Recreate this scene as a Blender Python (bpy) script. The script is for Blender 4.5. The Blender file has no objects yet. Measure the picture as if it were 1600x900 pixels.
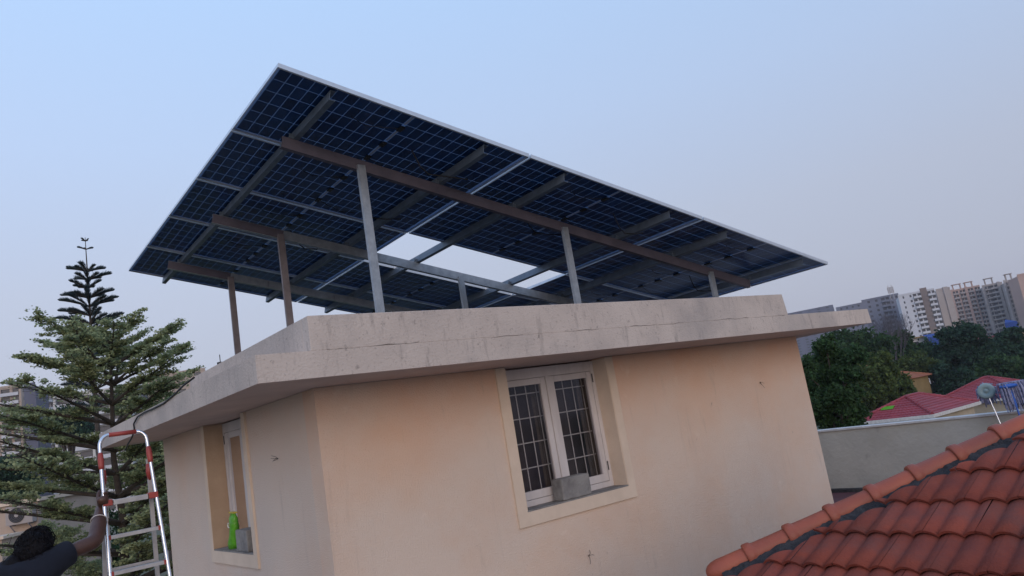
import bpy, math, random
import numpy as np
from mathutils import Vector, Matrix
random.seed(7); rng = np.random.default_rng(11)
S = bpy.context.scene
COL = S.collection
V = Vector
# ------------------------------------------------------------------ camera (eye at the origin, z up)
PITCH, ROLL, FPX = 0.1747786, -0.1641587, 1174.97
fw = V((0, math.cos(PITCH), math.sin(PITCH)))
up0 = V((0, -math.sin(PITCH), math.cos(PITCH))); rt0 = V((1, 0, 0))
rt = math.cos(ROLL)*rt0 + math.sin(ROLL)*up0
upv = -math.sin(ROLL)*rt0 + math.cos(ROLL)*up0
cam = bpy.data.cameras.new('camera'); co = bpy.data.objects.new('camera', cam); COL.objects.link(co)
cam.sensor_width = 36; cam.lens = FPX/1600*36; cam.clip_start = 0.05; cam.clip_end = 6000
mw = Matrix.Identity(4)
for i in range(3):
    mw[i][0] = rt[i]; mw[i][1] = upv[i]; mw[i][2] = -fw[i]
co.matrix_world = mw
S.camera = co
# ------------------------------------------------------------------ sky, sun, exposure
SUN_EL, SUN_AZ = math.radians(9), math.radians(170)      # compass azimuth of the sun, clockwise from +Y
w = bpy.data.worlds.new('World'); S.world = w; w.use_nodes = True
nt = w.node_tree; nt.nodes.clear()
out = nt.nodes.new('ShaderNodeOutputWorld'); bg = nt.nodes.new('ShaderNodeBackground')
sky = nt.nodes.new('ShaderNodeTexSky'); sky.sky_type = 'NISHITA'; sky.sun_disc = False
sky.sun_elevation = SUN_EL; sky.sun_rotation = SUN_AZ
sky.air_density = 1.6; sky.dust_density = 3.0; sky.ozone_density = 3.0; sky.altitude = 800
# dusty evening veil over the clear-sky model: lavender at the horizon, pale blue above
tc = nt.nodes.new('ShaderNodeTexCoord'); sep = nt.nodes.new('ShaderNodeSeparateXYZ')
nt.links.new(tc.outputs['Generated'], sep.inputs[0])
rmp = nt.nodes.new('ShaderNodeValToRGB'); cr = rmp.color_ramp
SKY = [(0.0, (.50, .51, .64)), (.10, (.55, .58, .72)), (.22, (.57, .63, .80)), (.38, (.555, .70, .98)), (.55, (.52, .735, 1.09)), (1.0, (.42, .63, 1.02))]
cr.elements[0].position = 0; cr.elements[1].position = 1
for p_, c_ in SKY[1:-1]: cr.elements.new(p_)
for e_, (p_, c_) in zip(cr.elements, SKY): e_.position = p_; e_.color = (*c_, 1)
nt.links.new(sep.outputs['Z'], rmp.inputs[0])
sc1 = nt.nodes.new('ShaderNodeMixRGB'); sc1.blend_type = 'MULTIPLY'; sc1.inputs[0].default_value = 1; sc1.inputs[2].default_value = (.1, .1, .1, 1)
nt.links.new(sky.outputs[0], sc1.inputs[1])
mx = nt.nodes.new('ShaderNodeMixRGB'); mx.inputs[0].default_value = .88
nt.links.new(sc1.outputs[0], mx.inputs[1]); nt.links.new(rmp.outputs[0], mx.inputs[2])
az = nt.nodes.new('ShaderNodeMapRange'); az.inputs[1].default_value = -1; az.inputs[2].default_value = 1; az.inputs[3].default_value = 1.11; az.inputs[4].default_value = .86
nt.links.new(sep.outputs['X'], az.inputs[0])
vm = nt.nodes.new('ShaderNodeVectorMath'); vm.operation = 'SCALE'; nt.links.new(mx.outputs[0], vm.inputs[0]); nt.links.new(az.outputs[0], vm.inputs['Scale'])
nt.links.new(vm.outputs[0], bg.inputs[0]); bg.inputs[1].default_value = 1.0
nt.links.new(bg.outputs[0], out.inputs[0])
sun = bpy.data.lights.new('sun', 'SUN'); sun.energy = 1.5; sun.angle = math.radians(50); sun.color = (1, .81, .66)
so = bpy.data.objects.new('sun', sun); COL.objects.link(so)
sd = V((math.sin(SUN_AZ)*math.cos(SUN_EL), math.cos(SUN_AZ)*math.cos(SUN_EL), math.sin(SUN_EL)))
so.rotation_euler = sd.to_track_quat('Z', 'Y').to_euler()
S.view_settings.view_transform = 'Standard'; S.view_settings.look = 'None'; S.view_settings.exposure = 0; S.view_settings.gamma = 1

# ------------------------------------------------------------------ helpers
def ray(u, v): return (fw + (u-800)/FPX*rt - (v-450)/FPX*upv)
def at(u, v, Y):                       # point seen at (u, v) at forward distance Y
    r = ray(u, v); return r*(Y/r.y)
class Fr:                              # a local frame
    def __init__(s, o, x, y, z): s.o, s.x, s.y, s.z = V(o), V(x), V(y), V(z)
    def __call__(s, a, b, c): return s.o + s.x*a + s.y*b + s.z*c
    def hit(s, u, v, axis, val):       # where the line of sight meets a plane of this frame
        n = (s.x, s.y, s.z)[axis]; r = ray(u, v); t = ((s.o + n*val).dot(n))/r.dot(n)
        q = r*t - s.o; return q.dot(s.x), q.dot(s.y), q.dot(s.z)
W = Fr((0,0,0), (1,0,0), (0,1,0), (0,0,1))
PSI = 0.67388
E1 = V((math.cos(PSI), math.sin(PSI), 0)); E2 = V((-math.sin(PSI), math.cos(PSI), 0)); EZ = V((0,0,1))
H = Fr((-1.70609, 4.8, .50426), E1, E2, EZ)              # the rooftop room: front-left bottom corner of its slab
class MB:
    def __init__(s, fr=W): s.v, s.f, s.m, s.fr = [], [], [], fr
    def add(s, vs, fs, mi=0):
        k = len(s.v); s.v += [tuple(s.fr(*p)) for p in vs]; s.f += [tuple(k+i for i in q) for q in fs]; s.m += [mi]*len(fs); return s
    def box(s, a0, a1, b0, b1, c0, c1, mi=0):
        return s.add([(a0,b0,c0),(a1,b0,c0),(a1,b1,c0),(a0,b1,c0),(a0,b0,c1),(a1,b0,c1),(a1,b1,c1),(a0,b1,c1)],
                     [(0,3,2,1),(4,5,6,7),(0,1,5,4),(1,2,6,5),(2,3,7,6),(3,0,4,7)], mi)
    def prism(s, poly, h, mi=0):       # poly: points (local), h: extrusion vector (local)
        n = len(poly); P = [V(p) for p in poly]; Q = [p+V(h) for p in P]
        return s.add([tuple(p) for p in P+Q], [tuple(range(n-1,-1,-1)), tuple(range(n,2*n))] + [(i,(i+1)%n,n+(i+1)%n,n+i) for i in range(n)], mi)
    def tube(s, pts, rad, n=8, mi=0, cap=True):
        P = [V(p) for p in pts]; R = rad if hasattr(rad, '__len__') else [rad]*len(P)
        vs, fs = [], []; ref = None
        for i, p in enumerate(P):
            t = (P[min(i+1,len(P)-1)] - P[max(i-1,0)]); t = t.normalized() if t.length > 1e-9 else V((0,0,1))
            if ref is None: ref = t.orthogonal().normalized()
            ref = (ref - t*ref.dot(t)); ref = ref.normalized() if ref.length > 1e-6 else t.orthogonal().normalized()
            b = t.cross(ref)
            for k in range(n):
                a = 2*math.pi*k/n; vs.append(tuple(p + (ref*math.cos(a) + b*math.sin(a))*R[i]))
        for i in range(len(P)-1):
            for k in range(n): fs.append((i*n+k, i*n+(k+1)%n, (i+1)*n+(k+1)%n, (i+1)*n+k))
        if cap: fs += [tuple(range(n-1,-1,-1)), tuple((len(P)-1)*n+k for k in range(n))]
        return s.add(vs, fs, mi)
    def bar(s, p, q, wd, ht, upd=(0,0,1), mi=0):     # rectangular bar from p to q
        p, q, u = V(p), V(q), V(upd); t = (q-p).normalized(); x = t.cross(u).normalized(); z = x.cross(t)
        x *= wd/2; z *= ht/2
        return s.add([tuple(c) for c in (p-x-z,p+x-z,p+x+z,p-x+z,q-x-z,q+x-z,q+x+z,q-x+z)],
                     [(3,2,1,0),(4,5,6,7),(0,1,5,4),(1,2,6,5),(2,3,7,6),(3,0,4,7)], mi)
    def ball(s, c, r, nu=12, nv=8, mi=0, jit=0):
        vs, fs = [], []
        rr = r if hasattr(r, '__len__') else (r, r, r)
        for j in range(nv+1):
            for i in range(nu):
                th, ph = math.pi*j/nv, 2*math.pi*i/nu; k = 1 + random.uniform(-jit, jit)
                vs.append((c[0]+rr[0]*k*math.sin(th)*math.cos(ph), c[1]+rr[1]*k*math.sin(th)*math.sin(ph), c[2]+rr[2]*k*math.cos(th)))
        for j in range(nv):
            for i in range(nu): fs.append((j*nu+i, (j+1)*nu+i, (j+1)*nu+(i+1)%nu, j*nu+(i+1)%nu))
        return s.add(vs, fs, mi)
    def mesh(s, name, mats, smooth=False):
        me = bpy.data.meshes.new(name); me.from_pydata(s.v, [], s.f)
        for m in (mats if isinstance(mats, (list, tuple)) else [mats]): me.materials.append(m)
        me.polygons.foreach_set('material_index', s.m)
        if smooth: me.polygons.foreach_set('use_smooth', [True]*len(s.f))
        me.update(); return me
    def build(s, name, mats, parent=None, smooth=False, label=None, kind=None):
        return place(name, s.mesh(name, mats, smooth), parent, None, label, kind)
def root_loc(p):
    l = V((0,0,0))
    while p is not None: l += p.location if p.type == 'EMPTY' else V((0,0,0)); p = p.parent
    return l
def place(name, me, parent=None, M=None, label=None, kind=None):
    o = bpy.data.objects.new(name, me); COL.objects.link(o)
    if parent is not None:
        o.parent = parent
        o.matrix_parent_inverse = PW.get(parent.name, Matrix.Identity(4)).inverted()
    if M is not None: o.matrix_basis = M
    PW[o.name] = M.copy() if M is not None else Matrix.Identity(4)
    if label: o['label'] = label
    if kind: o['kind'] = kind
    return o
PW = {}
def thing(name, loc, label, cat, group=None):
    o = bpy.data.objects.new(name, None); COL.objects.link(o); o.location = V(loc); o.empty_display_size = .2
    PW[o.name] = Matrix.Translation(V(loc)); tag(o, label, cat, group); return o
def tag(o, label, cat, group=None):
    o['label'] = label; o['category'] = cat
    if group: o['group'] = group
    return o
def struct(o): o['kind'] = 'structure'; return o
def bevel(o, wd=.006, seg=2):
    m = o.modifiers.new('bevel', 'BEVEL'); m.width = wd; m.segments = seg; m.limit_method = 'ANGLE'; return o

# ------------------------------------------------------------------ materials
def mat(name, c1, c2=None, rough=.8, metal=0, scale=3, detail=6, bump=0, bscale=None, spec=None, island=0, obj=0, coord='pos', stretch=None, ramp=(.35,.65)):
    m = bpy.data.materials.new(name); m.use_nodes = True; t = m.node_tree; N = t.nodes; L = t.links
    b = N['Principled BSDF']; b.inputs['Roughness'].default_value = rough; b.inputs['Metallic'].default_value = metal
    if spec is not None: b.inputs['Specular IOR Level'].default_value = spec
    c2 = c2 or tuple(x*.82 for x in c1)
    if coord == 'pos': g = N.new('ShaderNodeNewGeometry'); src = g.outputs['Position']
    else: g = N.new('ShaderNodeTexCoord'); src = g.outputs['Object']
    if stretch:
        mp = N.new('ShaderNodeMapping'); mp.inputs['Scale'].default_value = stretch; L.new(src, mp.inputs[0]); src = mp.outputs[0]
    nz = N.new('ShaderNodeTexNoise'); nz.inputs['Scale'].default_value = scale; nz.inputs['Detail'].default_value = detail; nz.inputs['Roughness'].default_value = .6
    L.new(src, nz.inputs['Vector'])
    r = N.new('ShaderNodeValToRGB'); r.color_ramp.elements[0].position, r.color_ramp.elements[1].position = ramp
    r.color_ramp.elements[0].color = (*c2, 1); r.color_ramp.elements[1].color = (*c1, 1)
    L.new(nz.outputs[0], r.inputs[0]); colr = r.outputs[0]
    if island or obj:
        gi = N.new('ShaderNodeNewGeometry') if island else N.new('ShaderNodeObjectInfo')
        hv = N.new('ShaderNodeHueSaturation'); mr = N.new('ShaderNodeMapRange'); k = island or obj
        mr.inputs[3].default_value = 1-k; mr.inputs[4].default_value = 1+k
        L.new(gi.outputs['Random Per Island' if island else 'Random'], mr.inputs[0]); L.new(mr.outputs[0], hv.inputs['Value']); L.new(colr, hv.inputs['Color']); colr = hv.outputs[0]
    L.new(colr, b.inputs['Base Color'])
    if bump:
        n2 = N.new('ShaderNodeTexNoise'); n2.inputs['Scale'].default_value = bscale or scale*8; n2.inputs['Detail'].default_value = 4; L.new(src, n2.inputs['Vector'])
        bp = N.new('ShaderNodeBump'); bp.inputs['Strength'].default_value = bump; bp.inputs['Distance'].default_value = .02
        L.new(n2.outputs[0], bp.inputs['Height']); L.new(bp.outputs[0], b.inputs['Normal'])
    m['col'] = 0; return m
def overlay(m, color, fac_scale, lo, hi, amount, stretch=(1,1,1), zlo=None, zhi=None):
    """blend a second colour over the base by stretched noise (dirt, drips, bleaching, painted glow), optionally only between two heights"""
    t = m.node_tree; N = t.nodes; L = t.links; b = N['Principled BSDF']; src = b.inputs['Base Color'].links[0].from_socket
    g = N.new('ShaderNodeNewGeometry'); mp = N.new('ShaderNodeMapping'); mp.inputs['Scale'].default_value = stretch
    L.new(g.outputs['Position'], mp.inputs[0]); nz = N.new('ShaderNodeTexNoise'); nz.inputs['Scale'].default_value = fac_scale; nz.inputs['Detail'].default_value = 8; nz.inputs['Roughness'].default_value = .65
    L.new(mp.outputs[0], nz.inputs['Vector']); mr = N.new('ShaderNodeMapRange'); mr.inputs[1].default_value = lo; mr.inputs[2].default_value = hi; mr.inputs[3].default_value = 0; mr.inputs[4].default_value = amount
    L.new(nz.outputs[0], mr.inputs[0]); f = mr.outputs[0]
    if zlo is not None:
        sp = N.new('ShaderNodeSeparateXYZ'); L.new(g.outputs['Position'], sp.inputs[0]); m2 = N.new('ShaderNodeMapRange'); m2.inputs[1].default_value = zlo; m2.inputs[2].default_value = zhi
        L.new(sp.outputs['Z'], m2.inputs[0]); mu = N.new('ShaderNodeMath'); mu.operation = 'MULTIPLY'; L.new(f, mu.inputs[0]); L.new(m2.outputs[0], mu.inputs[1]); f = mu.outputs[0]
    mxn = N.new('ShaderNodeMixRGB'); L.new(f, mxn.inputs[0]); L.new(src, mxn.inputs[1]); mxn.inputs[2].default_value = (*color, 1)
    L.new(mxn.outputs[0], b.inputs['Base Color']); return m
M = {}
M['wall'] = mat('peach_stucco', (.68,.49,.37), (.62,.44,.335), rough=.9, scale=1.3, bump=.45, bscale=95)
overlay(M['wall'], (.65,.54,.46), .55, .33, .55, .8)                       # dusty bleached areas
overlay(M['wall'], (.68,.34,.19), .8, .25, .60, .66, zlo=-.45, zhi=.45)      # warm glow under the eave, painted into the wall colour
overlay(M['wall'], (.16,.13,.12), 9, .68, .76, .5)                           # specks
overlay(M['wall'], (.28,.23,.20), 1.5, .62, .78, .35, stretch=(4,4,.7))
overlay(M['wall'], (.20,.17,.16), 30, .70, .76, .45)       # faint runs
M['wall_side'] = mat('side_stucco', (.66,.50,.40), (.59,.45,.365), rough=.9, scale=1.3, bump=.45, bscale=95)
overlay(M['wall_side'], (.60,.52,.46), .55, .33, .55, .7)
overlay(M['wall_side'], (.66,.38,.25), .8, .30, .65, .35, zlo=-.35, zhi=.45)  # weaker warm glow towards the eave, painted into the colour
overlay(M['wall_side'], (.28,.24,.22), 2.6, .60, .80, .35, stretch=(4,4,.4))
overlay(M['wall'], (.30,.24,.21), 2.6, .60, .80, .32, stretch=(5,5,.35))
overlay(M['wall'], (.80,.68,.58), 3.5, .62, .70, .25)
M['trim'] = mat('cream_trim_paint', (.68,.55,.44), (.61,.49,.39), rough=.85, scale=4, bump=.15, bscale=60)
M['reveal'] = mat('ochre_reveal', (.46,.33,.23), (.40,.28,.19), rough=.85, scale=4, bump=.15, bscale=60)
M['fascia'] = mat('weathered_cream_concrete', (.57,.49,.44), (.51,.435,.39), rough=.9, scale=2.5, bump=.32, bscale=60)
overlay(M['fascia'], (.12,.10,.095), 4.2, .55, .78, .55, stretch=(3.6,3.6,.9))
overlay(M['fascia'], (.10,.085,.08), 22, .60, .72, .55)
overlay(M['fascia'], (.09,.08,.08), 60, .60, .70, .5)
overlay(M['fascia'], (.27,.25,.25), .9, .45, .65, .5)
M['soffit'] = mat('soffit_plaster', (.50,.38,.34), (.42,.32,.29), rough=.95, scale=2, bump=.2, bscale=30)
M['post_dull'] = mat('dull_brownish_steel', (.24,.21,.22), (.17,.145,.155), rough=.55, metal=.3, scale=7, coord='obj')
M['bounce_sheet'] = mat('dark_bounce_sheet', (.15,.15,.155), (.10,.10,.11), rough=.9, scale=2)  # for the added sheet that damps bounce off the slab
M['blue_tarp'] = mat('blue_tarpaulin', (.008,.05,.26), rough=.7)
M['wood_white'] = mat('white_painted_wood', (.62,.58,.58), (.52,.48,.48), rough=.6, scale=6, bump=.15, bscale=25, stretch=(1,1,.25))
overlay(M['wood_white'], (.18,.15,.14), 8, .66, .75, .6, stretch=(1,1,.3))
M['grille'] = mat('cream_grille_paint', (.80,.76,.73), rough=.6)
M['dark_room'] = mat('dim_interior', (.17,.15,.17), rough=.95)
M['curtain'] = mat('brown_grey_curtain', (.20,.17,.16), (.13,.11,.10), rough=.95, scale=3)
M['galv'] = mat('galvanised_steel', (.40,.43,.47), (.30,.33,.37), rough=.45, metal=.55, scale=14, bump=.12, bscale=60, coord='obj')
overlay(M['galv'], (.12,.11,.11), 9, .62, .74, .55, stretch=(1,1,.35))
M['primer'] = mat('red_oxide_primer', (.125,.110,.142), (.092,.083,.110), rough=.6, metal=.1, scale=5, coord='obj')
M['rafter'] = mat('dull_rafter_steel', (.17,.21,.27), (.12,.155,.20), rough=.5, metal=.4, scale=6, coord='obj')
M['alu'] = mat('anodised_aluminium', (.62,.65,.70), (.55,.58,.63), rough=.35, metal=.6, scale=10)
M['cell'] = mat('navy_solar_cell', (.005,.040,.140), (.004,.030,.110), rough=.3, scale=6, obj=.25, spec=.3)
M['cell_far'] = mat('navy_solar_cells', (.005,.040,.140), (.004,.030,.110), rough=.3, scale=6, island=.25, spec=.3)
M['jbox'] = mat('black_plastic', (.012,.012,.014), rough=.5)
M['strip'] = mat('grey_busbar_strip', (.32,.34,.40), rough=.5)
M['concrete'] = mat('grey_concrete_block', (.27,.26,.25), (.17,.16,.16), rough=.95, scale=7, bump=.6, bscale=45)
M['render_grey'] = mat('grey_cement_render', (.47,.45,.40), (.38,.365,.33), rough=.95, scale=1.1, bump=.4, bscale=16)
overlay(M['render_grey'], (.38,.33,.25), .7, .50, .68, .55); overlay(M['render_grey'], (.14,.13,.13), 2.4, .60, .72, .5)
M['coping'] = mat('white_coping_paint', (.62,.60,.58), (.48,.46,.45), rough=.8, scale=5, bump=.2)
M['tile'] = mat('terracotta_roof_tile', (.25,.060,.038), (.185,.046,.034), rough=.85, scale=5, bump=.3, bscale=70, obj=.22, spec=.25)
overlay(M['tile'], (.07,.045,.042), 26, .66, .76, .5)
overlay(M['tile'], (.13,.062,.056), 2.2, .48, .66, .6)
M['ridge'] = mat('orange_ridge_tile', (.36,.085,.042), (.28,.068,.038), rough=.55, scale=4, bump=.15, bscale=60, obj=.14)
overlay(M['ridge'], (.20,.065,.052), 3, .52, .68, .45)
M['mortar'] = mat('black_ridge_mortar', (.055,.052,.055), (.025,.023,.026), rough=1, scale=16, bump=1, bscale=45)
M['floor'] = mat('cement_terrace_floor', (.40,.33,.28), (.32,.27,.235), rough=.85, scale=1.2, bump=.2)
M['maroon'] = mat('maroon_floor_border', (.10,.028,.036), (.08,.024,.03), rough=.7)
M['ground'] = mat('dry_earth_ground', (.11,.10,.065), (.06,.075,.04), rough=1, scale=.15, bump=.4, bscale=2)
M['maroon_roof'] = mat('maroon_roof_tiles', (.30,.045,.06), (.23,.035,.05), rough=.6, scale=.8, island=.12)
M['orange_roof'] = mat('orange_roof_tiles', (.36,.14,.07), (.26,.09,.05), rough=.7, scale=.8, island=.12)
M['beige'] = mat('beige_house_paint', (.42,.36,.28), (.34,.29,.22), rough=.9, scale=.6)
M['yellow'] = mat('ochre_house_paint', (.26,.18,.08), (.20,.14,.06), rough=.9, scale=.6)
M['peach2'] = mat('pale_peach_house_paint', (.46,.36,.29), (.38,.30,.25), rough=.9, scale=.8)
M['steel_tube'] = mat('chrome_ladder_tube', (.75,.76,.80), (.68,.69,.73), rough=.22, metal=.9, scale=12)
M['step'] = mat('ribbed_aluminium_step', (.48,.46,.45), (.38,.36,.36), rough=.5, metal=.4, scale=12)
M['redp'] = mat('red_ladder_plastic', (.36,.055,.040), (.28,.040,.034), rough=.5, scale=9)
M['skin'] = mat('brown_skin', (.085,.038,.026), (.06,.026,.019), rough=.5, scale=16, bump=.1, bscale=90)
M['hair'] = mat('black_hair', (.006,.005,.008), (.003,.003,.005), rough=.7, scale=40, bump=.5, bscale=60, spec=.2)
M['tee'] = mat('navy_cotton', (.006,.009,.020), (.004,.006,.014), rough=.95, scale=9, bump=.35, bscale=14)
M['trouser'] = mat('dark_trouser_cotton', (.03,.03,.035), rough=.95)
M['thread'] = mat('white_thread', (.6,.55,.52), rough=.9)
M['green'] = mat('green_plastic_packet', (.12,.42,.02), (.08,.30,.015), rough=.35, scale=14, bump=.7, bscale=22)
M['ypack'] = mat('yellow_packet_top', (.62,.50,.05), rough=.4)
M['white_print'] = mat('white_print', (.75,.75,.72), rough=.5)
M['cable'] = mat('black_cable', (.015,.015,.017), rough=.6)
M['blue_pl'] = mat('blue_plastic', (.02,.10,.42), (.015,.08,.34), rough=.4)
M['teal_pl'] = mat('grey_green_plastic', (.26,.34,.34), (.20,.27,.28), rough=.5)
M['mopstr'] = mat('grey_mop_strands', (.30,.30,.40), (.12,.14,.26), rough=1, scale=30, island=.4)
M['bark'] = mat('brown_bark', (.075,.06,.05), (.045,.035,.03), rough=1, scale=9, bump=.6, bscale=30)
M['twig'] = mat('pale_bare_twigs', (.12,.11,.125), (.09,.08,.095), rough=1)
def leafmat(name, c1, c2, isl=.45, sc=.6):
    m = mat(name, c1, c2, rough=.75, scale=sc, detail=2, island=isl, spec=.25)
    b = m.node_tree.nodes['Principled BSDF']; t = m.node_tree
    tr = t.nodes.new('ShaderNodeBsdfTranslucent'); ms = t.nodes.new('ShaderNodeMixShader'); ms.inputs[0].default_value = .40
    t.links.new(b.inputs['Base Color'].links[0].from_socket, tr.inputs[0])
    o_ = t.nodes['Material Output']; t.links.new(b.outputs[0], ms.inputs[1]); t.links.new(tr.outputs[0], ms.inputs[2]); t.links.new(ms.outputs[0], o_.inputs[0]); return m
M['leaf_almond'] = leafmat('almond_leaves', (.37,.40,.215), (.25,.295,.155))
M['leaf_dark'] = leafmat('dark_green_leaves', (.050,.098,.034), (.030,.064,.026))
M['leaf_olive'] = leafmat('olive_green_leaves', (.100,.135,.036), (.055,.088,.028))
M['leaf_blue'] = leafmat('blue_green_leaves', (.036,.078,.044), (.022,.050,.034))
M['needle'] = leafmat('norfolk_needles', (.075,.105,.115), (.050,.078,.088), .3)

# glass of the windows: thin clear sheet with reflections
def glassmat():
    m = bpy.data.materials.new('window_glass'); m.use_nodes = True; t = m.node_tree; N = t.nodes; L = t.links; N.remove(N['Principled BSDF'])
    g = N.new('ShaderNodeBsdfGlossy'); g.inputs['Roughness'].default_value = .08; g.inputs[0].default_value = (.8,.8,.85,1)
    tr = N.new('ShaderNodeBsdfTransparent'); tr.inputs[0].default_value = (.86,.86,.88,1)
    fr = N.new('ShaderNodeFresnel'); fr.inputs[0].default_value = 1.3; ms = N.new('ShaderNodeMixShader')
    L.new(fr.outputs[0], ms.inputs[0]); L.new(tr.outputs[0], ms.inputs[1]); L.new(g.outputs[0], ms.inputs[2]); L.new(ms.outputs[0], N['Material Output'].inputs[0]); return m
M['glass'] = glassmat()
def panelglass():        # clear module laminate between the cells: passes a little daylight
    m = bpy.data.materials.new('module_laminate'); m.use_nodes = True; t = m.node_tree; N = t.nodes; L = t.links; b = N['Principled BSDF']
    b.inputs['Base Color'].default_value = (.20,.25,.34,1); b.inputs['Roughness'].default_value = .25
    tr = N.new('ShaderNodeBsdfTranslucent'); tr.inputs[0].default_value = (.38,.48,.64,1); ms = N.new('ShaderNodeMixShader'); ms.inputs[0].default_value = .55
    L.new(b.outputs[0], ms.inputs[1]); L.new(tr.outputs[0], ms.inputs[2]); L.new(ms.outputs[0], N['Material Output'].inputs[0]); return m
M['laminate'] = panelglass()
GZ = -8.0      # ground level; the terrace is at TZ
TZ = -1.95
# ------------------------------------------------------------------ ground and terrace
def build_ground():
    g = MB(); n = 24; R = 2600
    g.add([(-R,-R,GZ),(R,-R,GZ),(R,R,GZ),(-R,R,GZ)], [(0,1,2,3)]); struct(g.build('ground', M['ground']))
    t = MB(H); c = TZ - H.o.z
    t.box(-1.9, 10.0, -7.5, 2.2, c-.18, c); t.box(.9, 10.0, 2.2, 6.2, c-.18, c-.004); t.box(8.6, 9.88, -7.4, 6.1, c, c+.004, 1)
    struct(t.build('terrace_floor', [M['floor'], M['maroon']]))
    b = MB(H); b.box(-1.8, 9.95, -7.4, 6.1, GZ-H.o.z, c-.185)
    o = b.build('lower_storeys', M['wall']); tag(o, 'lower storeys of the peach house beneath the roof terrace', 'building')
build_ground()
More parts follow.
